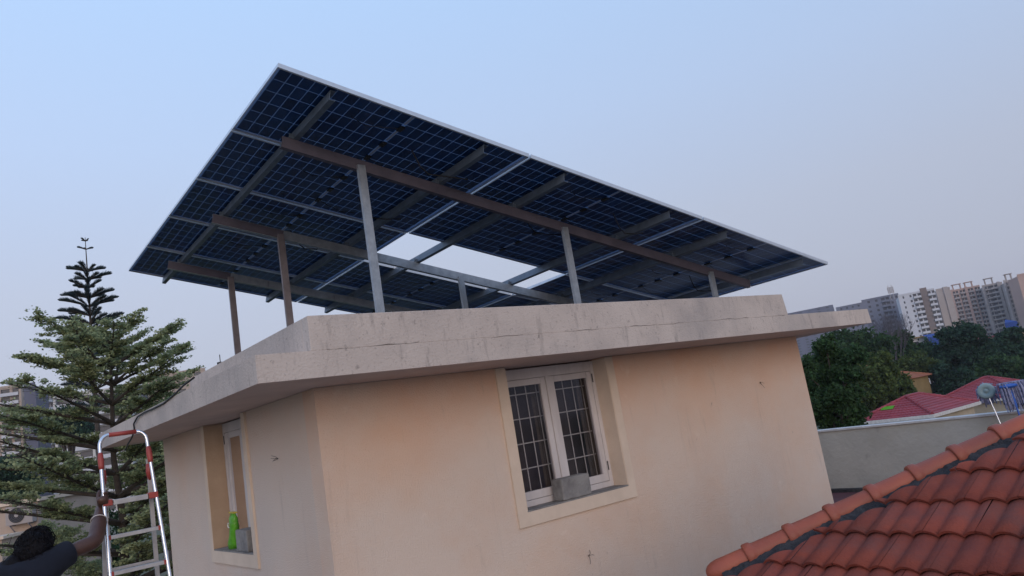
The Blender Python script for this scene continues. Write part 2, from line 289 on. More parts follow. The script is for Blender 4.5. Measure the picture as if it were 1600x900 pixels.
# ------------------------------------------------------------------ the rooftop room
WA0, WA1, WB0, WB1, WT = .672, 7.34, .7285, 5.63, .23
T = .185; PH = .244
def build_room():
    cf = TZ - H.o.z
    R = thing('rooftop_room', H(3.9, 3.0, cf), 'peach plastered rooftop room with a flat concrete slab roof under the solar panels', 'building')
    OL, OR_, OB, OT = 2.51, 3.80, -1.30, -.012
    f = MB(H)
    f.box(WA0, OL, WB0, WB0+WT, cf, -.002); f.box(OR_, WA1, WB0, WB0+WT, cf, -.002); f.box(OL, OR_, WB0, WB0+WT, cf, OB)
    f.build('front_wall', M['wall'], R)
    LN, LF = 2.46, 3.72
    l = MB(H); l.box(WA0, WA0+WT, WB0+WT, LN, cf, -.002); l.box(WA0, WA0+WT, LF, WB1, cf, -.002); l.box(WA0, WA0+WT, LN, LF, cf, OB)
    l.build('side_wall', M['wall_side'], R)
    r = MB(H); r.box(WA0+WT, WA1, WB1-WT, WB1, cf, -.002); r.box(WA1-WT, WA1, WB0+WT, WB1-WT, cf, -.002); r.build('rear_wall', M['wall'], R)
    i = MB(H); i.box(WA0+.6, WA1-.6, WB0+.75, WB0+.78, cf, -.004); i.box(WA0+.75, WA0+.78, WB0+.79, WB1-.6, cf, -.004); i.build('dim_interior_panel', M['dark_room'], R)  # dark panels behind the windows; the room's dimness is put into their colour
    s = MB(H); s.prism([(0,0,0),(7.948,0,0),(7.948,5.87,0),(0,5.87,0)], (0,0,.001), 1)
    s.prism([(0,0,.0012),(7.948,0,.0012),(7.924,.0,T),(0,0,T)], (0,5.87,0), 0)
    sl = s.build('roof_slab', [M['fascia'], M['soffit']], R)
    p = MB(H)
    p.prism([(.383,.004,T),(6.114,.004,T),(6.080,.004,T+PH),(.383,.004,T+PH)], (0,.12,0))
    p.box(.383, .503, .124, 3.05, T, T+PH); p.box(5.96, 6.08, .124, 5.5, T, T+PH)
    bevel(p.build('parapet', M['fascia'], R), .005, 2)
    wc = MB(H); wc.box(.505, 5.958, .126, 5.80, T+.001, T+.005); wc.build('bounce_blocker', M['bounce_sheet'], R)  # unseen dark sheet, added to cut light bounced up at the panels
    # cracks where the parapet was cast on the slab
    c = MB(H); x = .5
    while x < 5.95:
        L_ = random.uniform(.12, .5)
        if random.random() < .5:
            pts = [(x+L_*k/5, .0005, T+random.uniform(-.006, .008)) for k in range(6)]; c.tube(pts, [.001]+[random.uniform(.0008,.0022) for _ in range(4)]+[.001], 5)
        x += L_ + random.uniform(0, .12)
    c.build('crack_line', M['mortar'], R)
    # windows: raised plaster surround, timber frame, two sashes, grille behind
    def window(fr_, L0, L1, trim_in, trim_out, name_label, rvm='reveal'):
        # local frame: x along the wall, y into the wall, z up
        t = MB(fr_)
        t.box(L0-trim_in, L0-.002, -.022, .03, OB-.12, OT+.008); t.box(L1+.002, L1+trim_out, -.022, .03, OB-.12, OT+.008); t.box(L0-.002, L1+.002, -.022, .03, OB-.12, OB-.002)
        wn = t.build('window', M['trim'], R, label=name_label)
        rv = MB(fr_); rv.box(L0-.0015, L0+.006, -.018, WT-.056, OB+.012, OT); rv.box(L1-.006, L1+.0015, -.018, WT-.056, OB+.012, OT); rv.build('reveal', M[rvm], wn)
        sb = MB(fr_); sb.box(L0-.001, L1+.001, -.018, WT-.056, OB-.0015, OB+.011); sb.build('sill', M['concrete'], wn)
        y0, y1 = WT-.055, WT+.01; b0 = OB+.012; t1 = OT-.002; fw_ = .05
        fm = MB(fr_); fm.box(L0+.001, L0+fw_, y0, y1, b0, t1); fm.box(L1-fw_, L1-.001, y0, y1, b0, t1)
        fm.box(L0+fw_, L1-fw_, y0, y1, b0, b0+.055); fm.box(L0+fw_, L1-fw_, y0, y1, t1-.10, t1); mid = (L0+L1)/2
        fm.box(mid-.022, mid+.022, y0-.006, y1, b0+.055, t1-.10); bevel(fm.build('frame', M['wood_white'], wn), .003, 1)
        for s0, s1 in ((L0+fw_+.003, mid-.025), (mid+.025, L1-fw_-.003)):
            q = MB(fr_); z0, z1 = b0+.058, t1-.103; w_ = .062; ya, yb = y0+.006, y1-.012
            q.box(s0, s0+w_, ya, yb, z0, z1); q.box(s1-w_, s1, ya, yb, z0, z1); q.box(s0+w_, s1-w_, ya, yb, z0, z0+.075); q.box(s0+w_, s1-w_, ya, yb, z1-.06, z1)
            bevel(q.build('sash', M['wood_white'], wn), .003, 1)
            g = MB(fr_); g.box(s0+w_-.004, s1-w_+.004, ya+.018, ya+.022, z0+.07, z1-.055); g.build('pane', M['glass'], wn)
            n = 5
            for k in range(n):
                xx = s0+.02+(s1-s0-.04)*k/(n-1); v_ = MB(fr_); v_.tube([(xx, y1+.08, z0-.02), (xx, y1+.08, z1+.02)], .0055, 6); v_.build('grille_bar', M['grille'], wn)
            for k in range(6):
                zz = z0+.04+.235*k
                if zz < z1: h_ = MB(fr_); h_.tube([(s0, y1+.069, zz), (s1, y1+.069, zz)], .006, 6); h_.build('grille_bar', M['grille'], wn)
            cu = MB(fr_); poly = []
            for k in range(15): poly.append((s1+.13-.011*k, y1+.16+.014*math.sin(k*1.9), 0))
            cu.add([(a, b, z0) for a, b, _ in poly]+[(a, b, z1) for a, b, _ in poly], [(k, k+1, 16+k, 15+k) for k in range(14)]); cu.build('curtain', M['curtain'], wn, smooth=True)
        hg = MB(fr_)
        for zz in (b0+.16, t1-.22):
            hg.box(L1-fw_+.002, L1-fw_+.012, y0-.006, y0, zz, zz+.09)
        hg.build('hinge', M['jbox'], wn)
        return wn
    window(Fr(H(0, WB0, 0), E1, E2, EZ), OL, OR_, .11, .10, 'barred window in the front wall', 'trim')
    window(Fr(H(WA0, 0, 0), E2, E1, EZ), LN, LF, .10, .10, 'barred window in the narrow side wall')
    # stubs of cut wire standing out of the plaster
    for (u, v, pl, axis) in ((1187, 597, WB0, 1), (435, 717, WA0, 0), (920, 868, WB0, 1)):
        a, b, c0 = H.hit(u, v, axis, pl); ws = MB(H)
        for k in range(4):
            q = V((a, b, c0)); pts = [tuple(q)]; d = V((random.uniform(-1,1), -.9, random.uniform(-1,1))) if axis == 1 else V((-.9, random.uniform(-1,1), random.uniform(-1,1)))
            for j in range(5):
                q = q + d*.009; d = d + V((random.uniform(-.5,.5), random.uniform(-.3,.3), random.uniform(-.7,.5))); pts.append(tuple(q))
            ws.tube(pts, .0018, 5)
        ws.build('wire_stub', M['cable'], R)
    vp = MB(H); vp.tube([(.44, 2.2, T+PH), (.44, 2.2, T+PH+.03)], .03, 8); vp.tube([(.44, 2.2, T+PH+.03), (.44,2.2,T+PH+.10)], .004, 5); vp.build('vent_stub', M['cable'], R)
    return R
build_room()
# ------------------------------------------------------------------ solar array
AO = V((-1.41343688, 5.04328516, 2.77772294))
AX = V((.76965471,.59928182,-.22021109)); AY = V((-.6151393,.78840621,-.00439285)); AN = V((.17098324,.13884148,.97544235))
A = Fr(AO, AX, AY, AN)
CW, RW = 2.30, 1.154; PL, PW_ = 2.279, 1.134
def build_array():
    slab_top = H.o.z + T
    R = thing('solar_panel_array', H(3.6, 3.0, T), 'tilted array of navy solar panels on a steel frame standing on the slab roof', 'solar array')
    nx, ny = 24, 6; mx_, my_ = .022, .020; midgap = .028
    cwx = (PL-2*mx_-.018-midgap)/nx; cwy = (PW_-2*my_)/ny; gp = .0050; gy = .0085
    cellm = MB(); cellm.box(0, cwx-gp, 0, cwy-gy, 0, .0008); cme = cellm.mesh('solar_cell', M['cell'])
    def cpos(i, j): return mx_ + .009 + i*cwx + (midgap if i >= nx//2 else 0) + gp/2, my_ + j*cwy + gy/2
    for k in range(3):
        for r in range(5):
            if (k, r) == (1, 2): continue
            a0, b0 = k*CW, r*RW
            p = MB(A); p.box(a0+.008, a0+PL-.008, b0+.008, b0+PW_-.008, .022, .027)
            near = (k == 0 and r in (0, 1))
            pn = p.build('solar_panel', M['laminate'], R)
            f = MB(A); h = .035
            for (x0, x1, y0, y1) in ((0, PL, 0, .010), (0, PL, PW_-.010, PW_), (0, .010, .010, PW_-.010), (PL-.010, PL, .010, PW_-.010)):
                f.box(a0+x0, a0+x1, b0+y0, b0+y1, .0, h)
            for (x0, x1, y0, y1) in ((.010, PL-.010, .010, .018), (.010, PL-.010, PW_-.018, PW_-.010)):
                f.box(a0+x0, a0+x1, b0+y0, b0+y1, .0, .0022)
            f.build('panel_frame', M['alu'], pn)
            if near:
                rot = Matrix((( *AX, 0), (*AY, 0), (*AN, 0), (0,0,0,1))).transposed()
                for i in range(nx):
                    for j in range(ny):
                        x, y = cpos(i, j); place('solar_cell', cme, pn, Matrix.Translation(A(a0+x, b0+y, .0205)) @ rot)
            else:
                c = MB(A)
                for i in range(nx):
                    for j in range(ny):
                        x, y = cpos(i, j); c.box(a0+x, a0+x+cwx-gp, b0+y, b0+y+cwy-gy, .0205, .0213)
                c.build('solar_cells', M['cell_far'], pn, kind='stuff')
            xm = a0+PL/2
            for s0, s1 in ((.07, .46), (.60, .96)) if False else ((.03, .20), (.34, .53), (.66, .86), (.96, 1.10)):
                st = MB(A); st.box(xm-.010, xm+.010, b0+s0, b0+s1, .0185, .0204); st.build('busbar_strip', M['strip'], pn)
            for s in (.27, .60, .91):
                jb = MB(A); jb.box(xm-.022, xm+.022, b0+s-.045, b0+s+.045, .003, .0184); bevel(jb.build('junction_box', M['jbox'], pn), .003, 1)
            for sg in (-1, 1):
                ca = MB(A)
                y = b0 + .27 if sg < 0 else b0+.91
                ca.tube([(xm+sg*.02, y, .008), (xm+sg*.12, y+.03, -.004), (xm+sg*.28, y+.09, -.012), (xm+sg*.42, y+.05, .0)], .0035, 5); ca.build('lead_cable', M['cable'], pn)
    RH, RWD = .085, .045
    for k in range(3):
        for uu in (.185, .795):
            x = (k+uu)*CW; r = MB(A)
            y0, y1 = .05, 4.975*RW
            r.box(x-.0015, x+.0015, y0, y1, -RH, -.003)                     # web of a C section
            r.box(x+.0015, x+RWD, y0, y1, -RH, -RH+.003); r.box(x+.0015, x+RWD, y0, y1, -.0055, -.003); r.box(x+RWD-.003, x+RWD, y0, y1, -RH+.003, -RH+.014)
            ra = r.build('rafter', M['rafter'], R)
            for vv in (.725, 2.5, 4.1):
                y = vv*RW; c = MB(A); c.box(x-.042, x-.002, y-.03, y-.027, -RH, -RH+.04); c.box(x-.042, x-.002, y-.027, y+.03, -RH, -RH+.003)
                for bx_ in (-.031, -.014): c.tube([(x+bx_, y-.036, -RH+.022), (x+bx_, y-.020, -RH+.022)], .0055, 6)
                c.build('cleat', M['rafter'], ra)
            mc = MB(A)
            for r_ in range(1, 5):
                mc.box(x+.005, x+.035, r_*RW-.0195, r_*RW-.0005, -.004, .044)
            mc.build('mid_clamp', M['alu'], ra)
    BH = .10
    for vv, x0, x1, mt in ((.725, .145, 2.79, M['primer']), (2.5, .14, 2.86, M['galv']), (4.1, .125, 2.86, M['galv'])):
        y = vv*RW; b = MB(A)
        b.box(x0*CW, x1*CW, y-.025, y-.022, -RH-BH, -RH-.001); b.box(x0*CW, x1*CW, y-.022, y+.025, -RH-BH, -RH-BH+.003); b.box(x0*CW, x1*CW, y-.022, y+.025, -RH-.004, -RH-.001)
        bm_ = b.build('beam', mt, R, label='beam coated in red oxide primer' if mt is M['primer'] else None)
        if mt is not M['primer']:
            q = MB(A); q.box(x0*CW, x0*CW+.75, y-.0262, y-.0252, -RH-BH+.002, -RH-.004); q.build('primer_patch', M['primer'], bm_)
        for uu in (.455, 1.46, 2.46):
            top = A(uu*CW, y, -RH-BH); ha, hb, hc = [(top-H.o).dot(e) for e in (E1, E2, EZ)]
            z0 = T; z1 = hc + .045; wx, wy, th = .072, .036, .003
            ps = MB(H); a0, a1 = ha-wx/2, ha+wx/2; b0, b1 = hb-wy/2-.03, hb+wy/2-.03; zh = z0+.36; hs = .0065
            ps.box(a0, ha-hs, b0, b0+th, z0, z1); ps.box(ha+hs, a1, b0, b0+th, z0, z1); ps.box(ha-hs, ha+hs, b0, b0+th, z0, zh-hs); ps.box(ha-hs, ha+hs, b0, b0+th, zh+hs, z1)
            ps.box(a0, a0+th, b0+th, b1, z0, z1); ps.box(a1-th, a1, b0+th, b1, z0, z1)
            po = ps.build('post', M['post_dull'] if uu < 1 and vv > 1 else M['galv'], R)
            bp = MB(H); bp.box(ha-.08, ha+.08, hb-.11, hb+.06, T+.0005, T+.008)
            for sx in (-.06, .06):
                for sy in (-.09, .04): bp.tube([(ha+sx, hb+sy, T+.008), (ha+sx, hb+sy, T+.03)], .006, 6)
            bp.build('base_plate', M['galv'], po)
    # hanging cable loops under the panels
    for (x, y, L_) in ((2.55*CW, 1.15*RW, .5), (.52*CW, 2.62*RW, .35), (.60*CW, .45*RW, .6), (1.3*CW, .9*RW, .55), (1.62*CW, .4*RW, .45), (.62*CW, 1.5*RW, .5)):
        c = MB(A); c.tube([(x, y, 0), (x+.1, y+.02, -.12), (x+.2, y+.04, -.16), (x+.34, y+.03, -.14), (x+L_, y+.02, -.10)], .006, 6); c.build('array_cable', M['cable'], R)
build_array()
# ------------------------------------------------------------------ foreground tiled roof
TH = .4001
RU = E1*math.cos(TH) + EZ*math.sin(TH); RX = -E2; RN = RX.cross(RU)
if RN.z < 0: RN = -RN
RO = V((2.1457, 4.5, -1.0112)); RF = Fr(RO, RX, RU, RN)
WV, CO = .1408, .3253
HX, HY, HS = -1.3976, -.3988, .222
HD = (E1-E2)*math.cos(TH) + EZ*math.sin(TH)
def build_tile_roof():
    import bmesh
    R = thing('tiled_roof', RF(0, 0, -1.0), 'sloping terracotta tiled roof with an orange ridge in front of the rooftop room', 'roof')
    amp, th = .030, .017; nseg = 10
    def prof(x): return amp*(abs(math.sin(math.pi*(x+.5)))**.75)      # x in waves; crest at x = 0, valley at .5
    def tile_mesh(tilt=.055):
        vs, fs = [], []; n = 2*nseg+1
        L_ = CO+.05
        for e, y in enumerate((0, L_*.5, L_)):
            for k in range(n):
                x = 2*k/(n-1); z = prof(x)*(1.0 if e == 0 else .97) + .004 - y*.075 + (.0 if k < n-1 else .0)
                vs.append((x*WV+.0008 if k == 0 else (x*WV-.0012 if k == n-1 else x*WV), y, z))
        for k in range(n): vs.append((2*k/(n-1)*WV, .003, prof(2*k/(n-1))+.004-th))
        for e in (0, 1):
            for k in range(n-1): fs.append((e*n+k, e*n+k+1, (e+1)*n+k+1, (e+1)*n+k))
        for k in range(n-1): fs.append((3*n+k, 3*n+k+1, k+1, k))
        return vs, fs
    vs, fs = tile_mesh(); me = bpy.data.meshes.new('roof_tile'); me.from_pydata(vs, [], fs); me.materials.append(M['tile'])
    sm = [len(f_) == 4 and i < 4*nseg for i, f_ in enumerate(fs)]
    me.polygons.foreach_set('use_smooth', sm); me.update()
    rot = Matrix(((*RX, 0), (*RU, 0), (*RN, 0), (0,0,0,1))).transposed()
    # the hip line in roof coordinates runs (HX, HY) + k*(cosTH, 1)
    ct = math.cos(TH)
    def hipx(y): return HX + (y-HY)*ct
    off = .30
    for j in range(-3, 9):
        st = -.5 if j % 2 == 0 else .5
        y0 = j*CO
        for i in range(-16, 22, 2):
            x0 = (i+st)*WV; x1 = x0+2*WV; yt = y0+CO+.05
            if y0 < HY-.42: continue
            if x1 < hipx(y0)+off: continue
            if x0 > 3.0: continue
            Mx = Matrix.Translation(RF(x0, y0+random.uniform(-.004,.004), random.uniform(0,.003))) @ rot @ Matrix.Rotation(random.uniform(-.010,.010), 4, 'Z') @ Matrix.Rotation(random.uniform(-.008,.008), 4, 'X')
            if x0 >= hipx(yt)+off: place('roof_tile', me, R, Mx)
            else:
                bm = bmesh.new(); bm.from_mesh(me)
                nrm = V((1, -ct, 0)).normalized(); pc = V((hipx(y0)+off*(1+random.uniform(-.15,.15)) - x0, 0, 0))
                bmesh.ops.bisect_plane(bm, geom=bm.verts[:]+bm.edges[:]+bm.faces[:], plane_co=pc, plane_no=nrm, clear_inner=True)
                if len(bm.faces) > 2:
                    m2 = bpy.data.meshes.new('roof_tile_cut'); bm.to_mesh(m2); m2.materials.append(M['tile']); place('roof_tile', m2, R, Mx)
                bm.free()
    # hip (ridge) tiles: tapered half-round with a raised collar at the lower mouth
    step = (RX*ct+RU)*HS; SL = step.length; d = step.normalized(); sx = d.cross(EZ).normalized(); nz = sx.cross(d)
    if nz.z < 0: nz = -nz
    rr = .070
    def halfring(c, r, n=14, a0=-.25): return [c + sx*(r*math.cos(t)) + nz*(r*math.sin(t)) for t in [a0+(math.pi-2*a0)*k/n for k in range(n+1)]]
    H0 = RF(HX, HY, 0) - nz*.052
    for k in range(0, 15):
        q = MB(); p0 = H0+step*k; rings = []
        if k > 0:
            prm = [(-.030, rr*1.00), (-.030, rr*1.20), (-.022, rr*1.27), (.0, rr*1.28), (.022, rr*1.24), (.034, rr*1.10), (.045, rr*1.06), (SL*.55, rr*1.0), (SL-.02, rr*.97), (SL+.02, rr*.95)]
        else:
            prm = [(SL*.12-.055, rr*.30), (SL*.12-.05, rr*.55), (SL*.12-.03, rr*.84), (SL*.12, rr*1.02), (SL*.12+.04, rr*1.10), (SL*.5, rr*1.06), (SL-.02, rr*1.0), (SL+.02, rr*.96)]
        for s, r in prm: rings += halfring(p0+d*s, r)
        n = 15; fs = []
        for a in range(len(prm)-1):
            for b in range(n-1): fs.append((a*n+b, a*n+b+1, (a+1)*n+b+1, (a+1)*n+b))
        if k == 0: fs.append(tuple(range(n)))
        q.add([tuple(v) for v in rings], fs); q.build('ridge_tile', M['ridge'], R, smooth=True, label='rounded end tile at the foot of the ridge' if k == 0 else None)
    # mortar bedding between the ridge and the cut tiles
    mo = MB(); nb = 150; vs = []; fs = []
    for k in range(nb+1):
        s = k/nb*14.4+.25; p = H0+step*s
        for m_, (x_, z_) in enumerate(((-.02, .046), (.045, .040), (.095, .032), (.145, .024), (.21, .010), (.28, -.030))):
            jx = random.uniform(-.008,.008) if m_ else 0
            vs.append(tuple(p + (RX*(1)+ -RU*ct*0).normalized()*0 + sx*0 + (RX - (RX.dot(d))*d).normalized()*(x_*.86+jx) + RN*(z_-.012+random.uniform(-.006,.006))))
    for k in range(nb):
        for m_ in range(5): fs.append((k*6+m_, k*6+m_+1, (k+1)*6+m_+1, (k+1)*6+m_))
    mo.add(vs, fs); mo.build('mortar_bed', M['mortar'], R)
    # roof deck and the far slope on the other side of the hip, then the wall under the eave
    dk = MB(); a = RF(hipx(-1.1), -1.1, -.06); b = RF(3.2, -1.1, -.06); c = RF(3.2, 3.0, -.06); e = RF(hipx(3.0), 3.0, -.06)
    dk.add([tuple(x) for x in (a, b, c, e)], [(0,1,2,3)])
    e2u = -E2*ct + EZ*math.sin(TH)
    a2 = a + E1*4; dk.add([tuple(x) for x in (a, e, e+E1*.05, a2)], [(0,1,2,3)]); dk.build('roof_deck', M['mortar'], R)
    wl = MB(H); ha, hb, hc = [(RF(hipx(-1.0), -1.0, 0)-H.o).dot(x) for x in (E1, E2, EZ)]
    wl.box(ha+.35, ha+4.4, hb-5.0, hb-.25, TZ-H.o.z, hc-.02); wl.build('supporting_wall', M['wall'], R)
build_tile_roof()
# ------------------------------------------------------------------ terrace parapet, mops, sill objects, cable
def build_terrace_things():
    cf = TZ - H.o.z; top = -.95 - H.o.z
    R = thing('parapet_wall', H(10.1, 2, cf), 'grey rendered parapet wall with a white coping at the edge of the terrace', 'wall')
    p = MB(H); p.box(10.02, 10.17, -7.5, 9.0, GZ-H.o.z, top-.035); p.build('wall', M['render_grey'], R)
    c = MB(H); c.box(10.00, 10.19, -7.5, 9.02, top-.034, top); bevel(c.build('coping', M['coping'], R), .006, 2)
    kb = MB(H); kb.box(9.90, 10.018, -7.5, 5.9, cf, cf+.05); kb.build('skirting', M['mortar'], R)
    # mops standing head-up against the parapet
    top_pt = V(H(9.93, -.15, 0)); 
    h1 = at(1541, 611, 10.6); ft = V((h1.x+.03, h1.y-.30, TZ)); d = (h1-ft).normalized()
    m = thing('spin_mop', ft, 'round mop with a grey green plastic disc, propped head up by the parapet', 'mop', 'mops by the parapet')
    q = MB(); q.tube([tuple(ft), tuple(ft+d*(h1-ft).length*.62)], .011, 8); q.build('handle', M['blue_pl'], m)
    q = MB(); q.tube([tuple(ft+d*(h1-ft).length*.62), tuple(h1)], .008, 8); q.build('upper_handle', M['steel_tube'], m)
    tocam = (V((0,0,0))-h1).normalized(); n_ = (tocam*.9 + EZ*.15 + V((-.2,0,0))).normalized(); ax = n_.orthogonal().normalized(); ay = n_.cross(ax)
    q = MB(); vs = []; fs = []
    for (r_, z_) in ((0,.022),(.022,.022),(.026,.004),(.040,.004),(.043,.014),(.090,.010),(.104,.004),(.110,-.012)):
        for k in range(24): t = 2*math.pi*k/24; vs.append(tuple(h1 + ax*(r_*math.cos(t)) + ay*(r_*math.sin(t)) + n_*(z_+.01)))
    for a in range(7):
        for k in range(24): fs.append((a*24+k, a*24+(k+1)%24, (a+1)*24+(k+1)%24, (a+1)*24+k))
    q.add(vs, fs); q.build('disc', M['teal_pl'], m, smooth=True)
    q = MB()
    for k in range(90):
        t = 2*math.pi*k/90; dr = ax*math.cos(t)+ay*math.sin(t); s = h1+dr*random.uniform(.07,.10)-n_*.01
        e = s + dr*random.uniform(.03,.055) - n_*random.uniform(.01,.05) - EZ*random.uniform(.02,.07)
        q.tube([tuple(s), tuple((s+e)/2+EZ*.008+dr*.01), tuple(e)], .008, 5)
    q.build('strands', M['mopstr'], m)
    h2 = at(1577, 607, 10.3); ft2 = V((h2.x-.0, h2.y-.22, TZ)); d2 = (h2-ft2).normalized()
    m = thing('string_mop', ft2, 'string mop with a blue head and long hanging grey strands', 'mop', 'mops by the parapet')
    q = MB(); q.tube([tuple(ft2), tuple(h2)], .012, 8); q.build('handle', M['blue_pl'], m)
    q = MB(); q.ball(tuple(h2+V((-.02,-.03,.035))), (.125,.05,.030), 20, 8); q.tube([tuple(h2-d2*.25), tuple(h2)], [.018,.03], 10); q.build('head', M['blue_pl'], m)
    q = MB()
    for k in range(260):
        side = random.random()
        s = h2 + V((random.uniform(-.12,.16), random.uniform(-.04,.04), .05))
        if abs(s.x-h2.x+.02) < .08 and s.y < h2.y: s.y += .06
        dx = random.uniform(-.02,.09) if s.x > h2.x-.05 else random.uniform(-.03,.02); L_ = random.uniform(.16,.36)
        sw = 1 if random.random() < .6 else -1
        q.tube([tuple(s), tuple(s+V((dx+.02, .03*sw, .03))), tuple(s+V((dx*1.5+.03, .05*sw, -.06))), tuple(s+V((dx*1.6+.035, .055*sw, -L_)))], [.006,.008,.008,.006], 5)
    q.build('strands', M['mopstr'], m)
    # blocks on the sills
    zs = -1.30+.012
    b = MB(H); a0, y0 = 2.95, WB0-.018
    b.prism([(a0,y0,zs),(a0+.36,y0,zs),(a0+.36,y0+.15,zs),(a0,y0+.15,zs)], (.004,.0,.20))
    o = bevel(b.build('concrete_block', M['concrete']), .014, 3); tag(o, 'rough grey concrete block lying on the sill of the front window', 'block', 'concrete blocks on the window sills')
    b = MB(H); b.box(WA0-.005, WA0+.155, 2.66, 3.00, zs, zs+.20)
    o = bevel(b.build('concrete_block', M['concrete']), .010, 2); tag(o, 'smaller grey block beside the green packet on the side window sill', 'block', 'concrete blocks on the window sills')
    g = thing('green_packet', H(WA0+.06, 3.0, zs), 'bright green crumpled plastic packet standing on the side window sill', 'packet')
    q = MB(H); n = 12; vs = []; fs = []; cx, cy = WA0+.075, 3.30
    prof_ = [(0, .045, .10, -.03), (.05, .05, .105, -.025), (.13, .042, .07, 0), (.22, .045, .075, .012), (.30, .04, .08, .01), (.345, .012, .075, .006)]
    for z_, rx, ry, sh in prof_:
        for k in range(n):
            t = 2*math.pi*k/n; w_ = 1+random.uniform(-.12,.12); vs.append((cx+rx*math.cos(t)*w_, cy-sh*2+ry*math.sin(t)*w_, zs+z_))
    for a in range(len(prof_)-1):
        for k in range(n): fs.append((a*n+k, a*n+(k+1)%n, (a+1)*n+(k+1)%n, (a+1)*n+k))
    fs += [tuple(range(n-1,-1,-1)), tuple(range((len(prof_)-1)*n, len(prof_)*n))]
    q.add(vs, fs); o = q.build('bag', M['green'], g, smooth=True)
    q = MB(H); q.prism([(cx-.014,cy-.10,zs+.345),(cx+.02,cy-.10,zs+.345),(cx+.02,cy+.07,zs+.350),(cx-.014,cy+.07,zs+.350)], (0,0,.012)); q.build('fold', M['ypack'], g)
    q = MB(H)
    q.tube([(cx-.048+.002*0, cy-.0+.018*math.cos(t), zs+.235+.022*math.sin(t)) for t in [math.radians(-120+k*24) for k in range(11)]], .006, 5); q.build('printed_mark', M['white_print'], g)
    # black cable over the slab edge
    pts = []
    for (u, v) in ((303,590),(287,602),(272,617),(256,630)): pts.append(H(*H.hit(u, v, 0, -.006)))
    for (u, v) in ((238,639),(226,644),(215,651),(209,662),(210,672),(206,684),(200,694),(196,703)): pts.append(H(*H.hit(u, v, 0, -.016)))
    q = MB(); q.tube([tuple(p) for p in pts], .0085, 7); tag(q.build('cable', M['cable'], smooth=True), 'thin black cable drooping over the edge of the roof slab above the ladder', 'cable')
build_terrace_things()
# ------------------------------------------------------------------ step ladder
def build_ladder():
    tp = at(191.5, 677, 5.2); zt = tp.z; base = V((tp.x, tp.y, 0))
    F = Fr(base, E1, E2, EZ)
    R = thing('step_ladder', F(0, 0, TZ), 'folding aluminium step ladder with red grips standing by the slab edge', 'ladder')
    def hw(z): return .145 + (zt-z)*.027
    def fy(z): return -(zt-z)*.265
    def rl(z, s): return (s*hw(z), fy(z), z)
    zc = zt-.075
    for s in (-1, 1):
        q = MB(F); pts = [(s*.065, 0, zt), (s*.085, 0, zt)]
        for k in range(1, 7):
            t = math.pi/2*k/6; pts.append((s*(.085+(hw(zc)-.085)*math.sin(t)), fy(zc)*k/6, zc+.075*math.cos(t)))
        pts += [rl(zt-.2, s), rl(-.6, s), rl(-1.2, s), rl(TZ+.03, s)]
        q.tube(pts, .0125, 12); rail = q.build('front_rail', M['steel_tube'], R, smooth=True)
        q = MB(F); q.tube([rl(TZ+.0, s), rl(TZ+.06, s)], .019, 10); q.build('foot', M['redp'], rail)
        q = MB(F); a, b = rl(zt-.115, s), rl(zt-.225, s); mid = tuple((V(a)+V(b))/2)
        q.tube([a, tuple(V(a)*.8+V(b)*.2), mid, tuple(V(a)*.2+V(b)*.8), b], [.014,.018,.020,.018,.015], 10); q.build('joint', M['redp'], rail, smooth=True)
        def rr_(z): return (s*(hw(z)-.012), .02+(zt-.24-z)*.10+fy(zt-.22), z)
        q = MB(F); q.bar(rr_(zt-.20), rr_(TZ), .026, .018, (0,1,0)); rear = q.build('rear_rail', M['step'], R)
        q = MB(F); a, b = rr_(zt-.23), rr_(zt-.34); q.tube([a, tuple((V(a)+V(b))/2), b], [.016,.021,.014], 10); q.build('rear_joint', M['redp'], rear, smooth=True)
    q = MB(F); q.tube([(-.085,0,zt),(.085,0,zt)], .0155, 12); q.build('hand_grip', M['redp'], R, smooth=True)
    zs = [-.085, -.30, -.52, -.74, -.96, -1.18, -1.40, -1.62]
    for i, z in enumerate(zs):
        x = hw(z)-.012; y = fy(z); q = MB(F)
        if i == 0:
            q.box(-x+.04, x-.04, y-.01, y+.20, z-.008, z+.012); q.box(-x+.04, x-.04, y-.012, y-.008, z-.02, z+.014)
        else:
            q.box(-x, x, y-.008, y+.07, z-.006, z+.006); q.box(-x, x, y-.0095, y-.0065, z-.016, z+.008)
        st = bevel(q.build('platform' if i == 0 else 'step', M['step'], R), .002, 1)
        for s in (-1, 1):
            c = MB(F)
            if i == 0: c.box(*sorted((s*(x-.035), s*(x+.022))), y-.018, y+.06, z-.020, z+.020)
            else: c.box(*sorted((s*(x-.010), s*(x+.006))), y-.012, y+.03, z-.019, z+.011)
            bevel(c.build('end_cap', M['redp'], st), .004, 2)
    for z in (-.52, -1.1, -1.6):
        x = hw(z)-.02; y = .02+(zt-.24-z)*.10+fy(zt-.22); q = MB(F); q.bar((-x, y, z), (x, y, z), .012, .018); q.build('rear_brace', M['step'], R)
    return F, rl
LF_, LR = build_ladder()
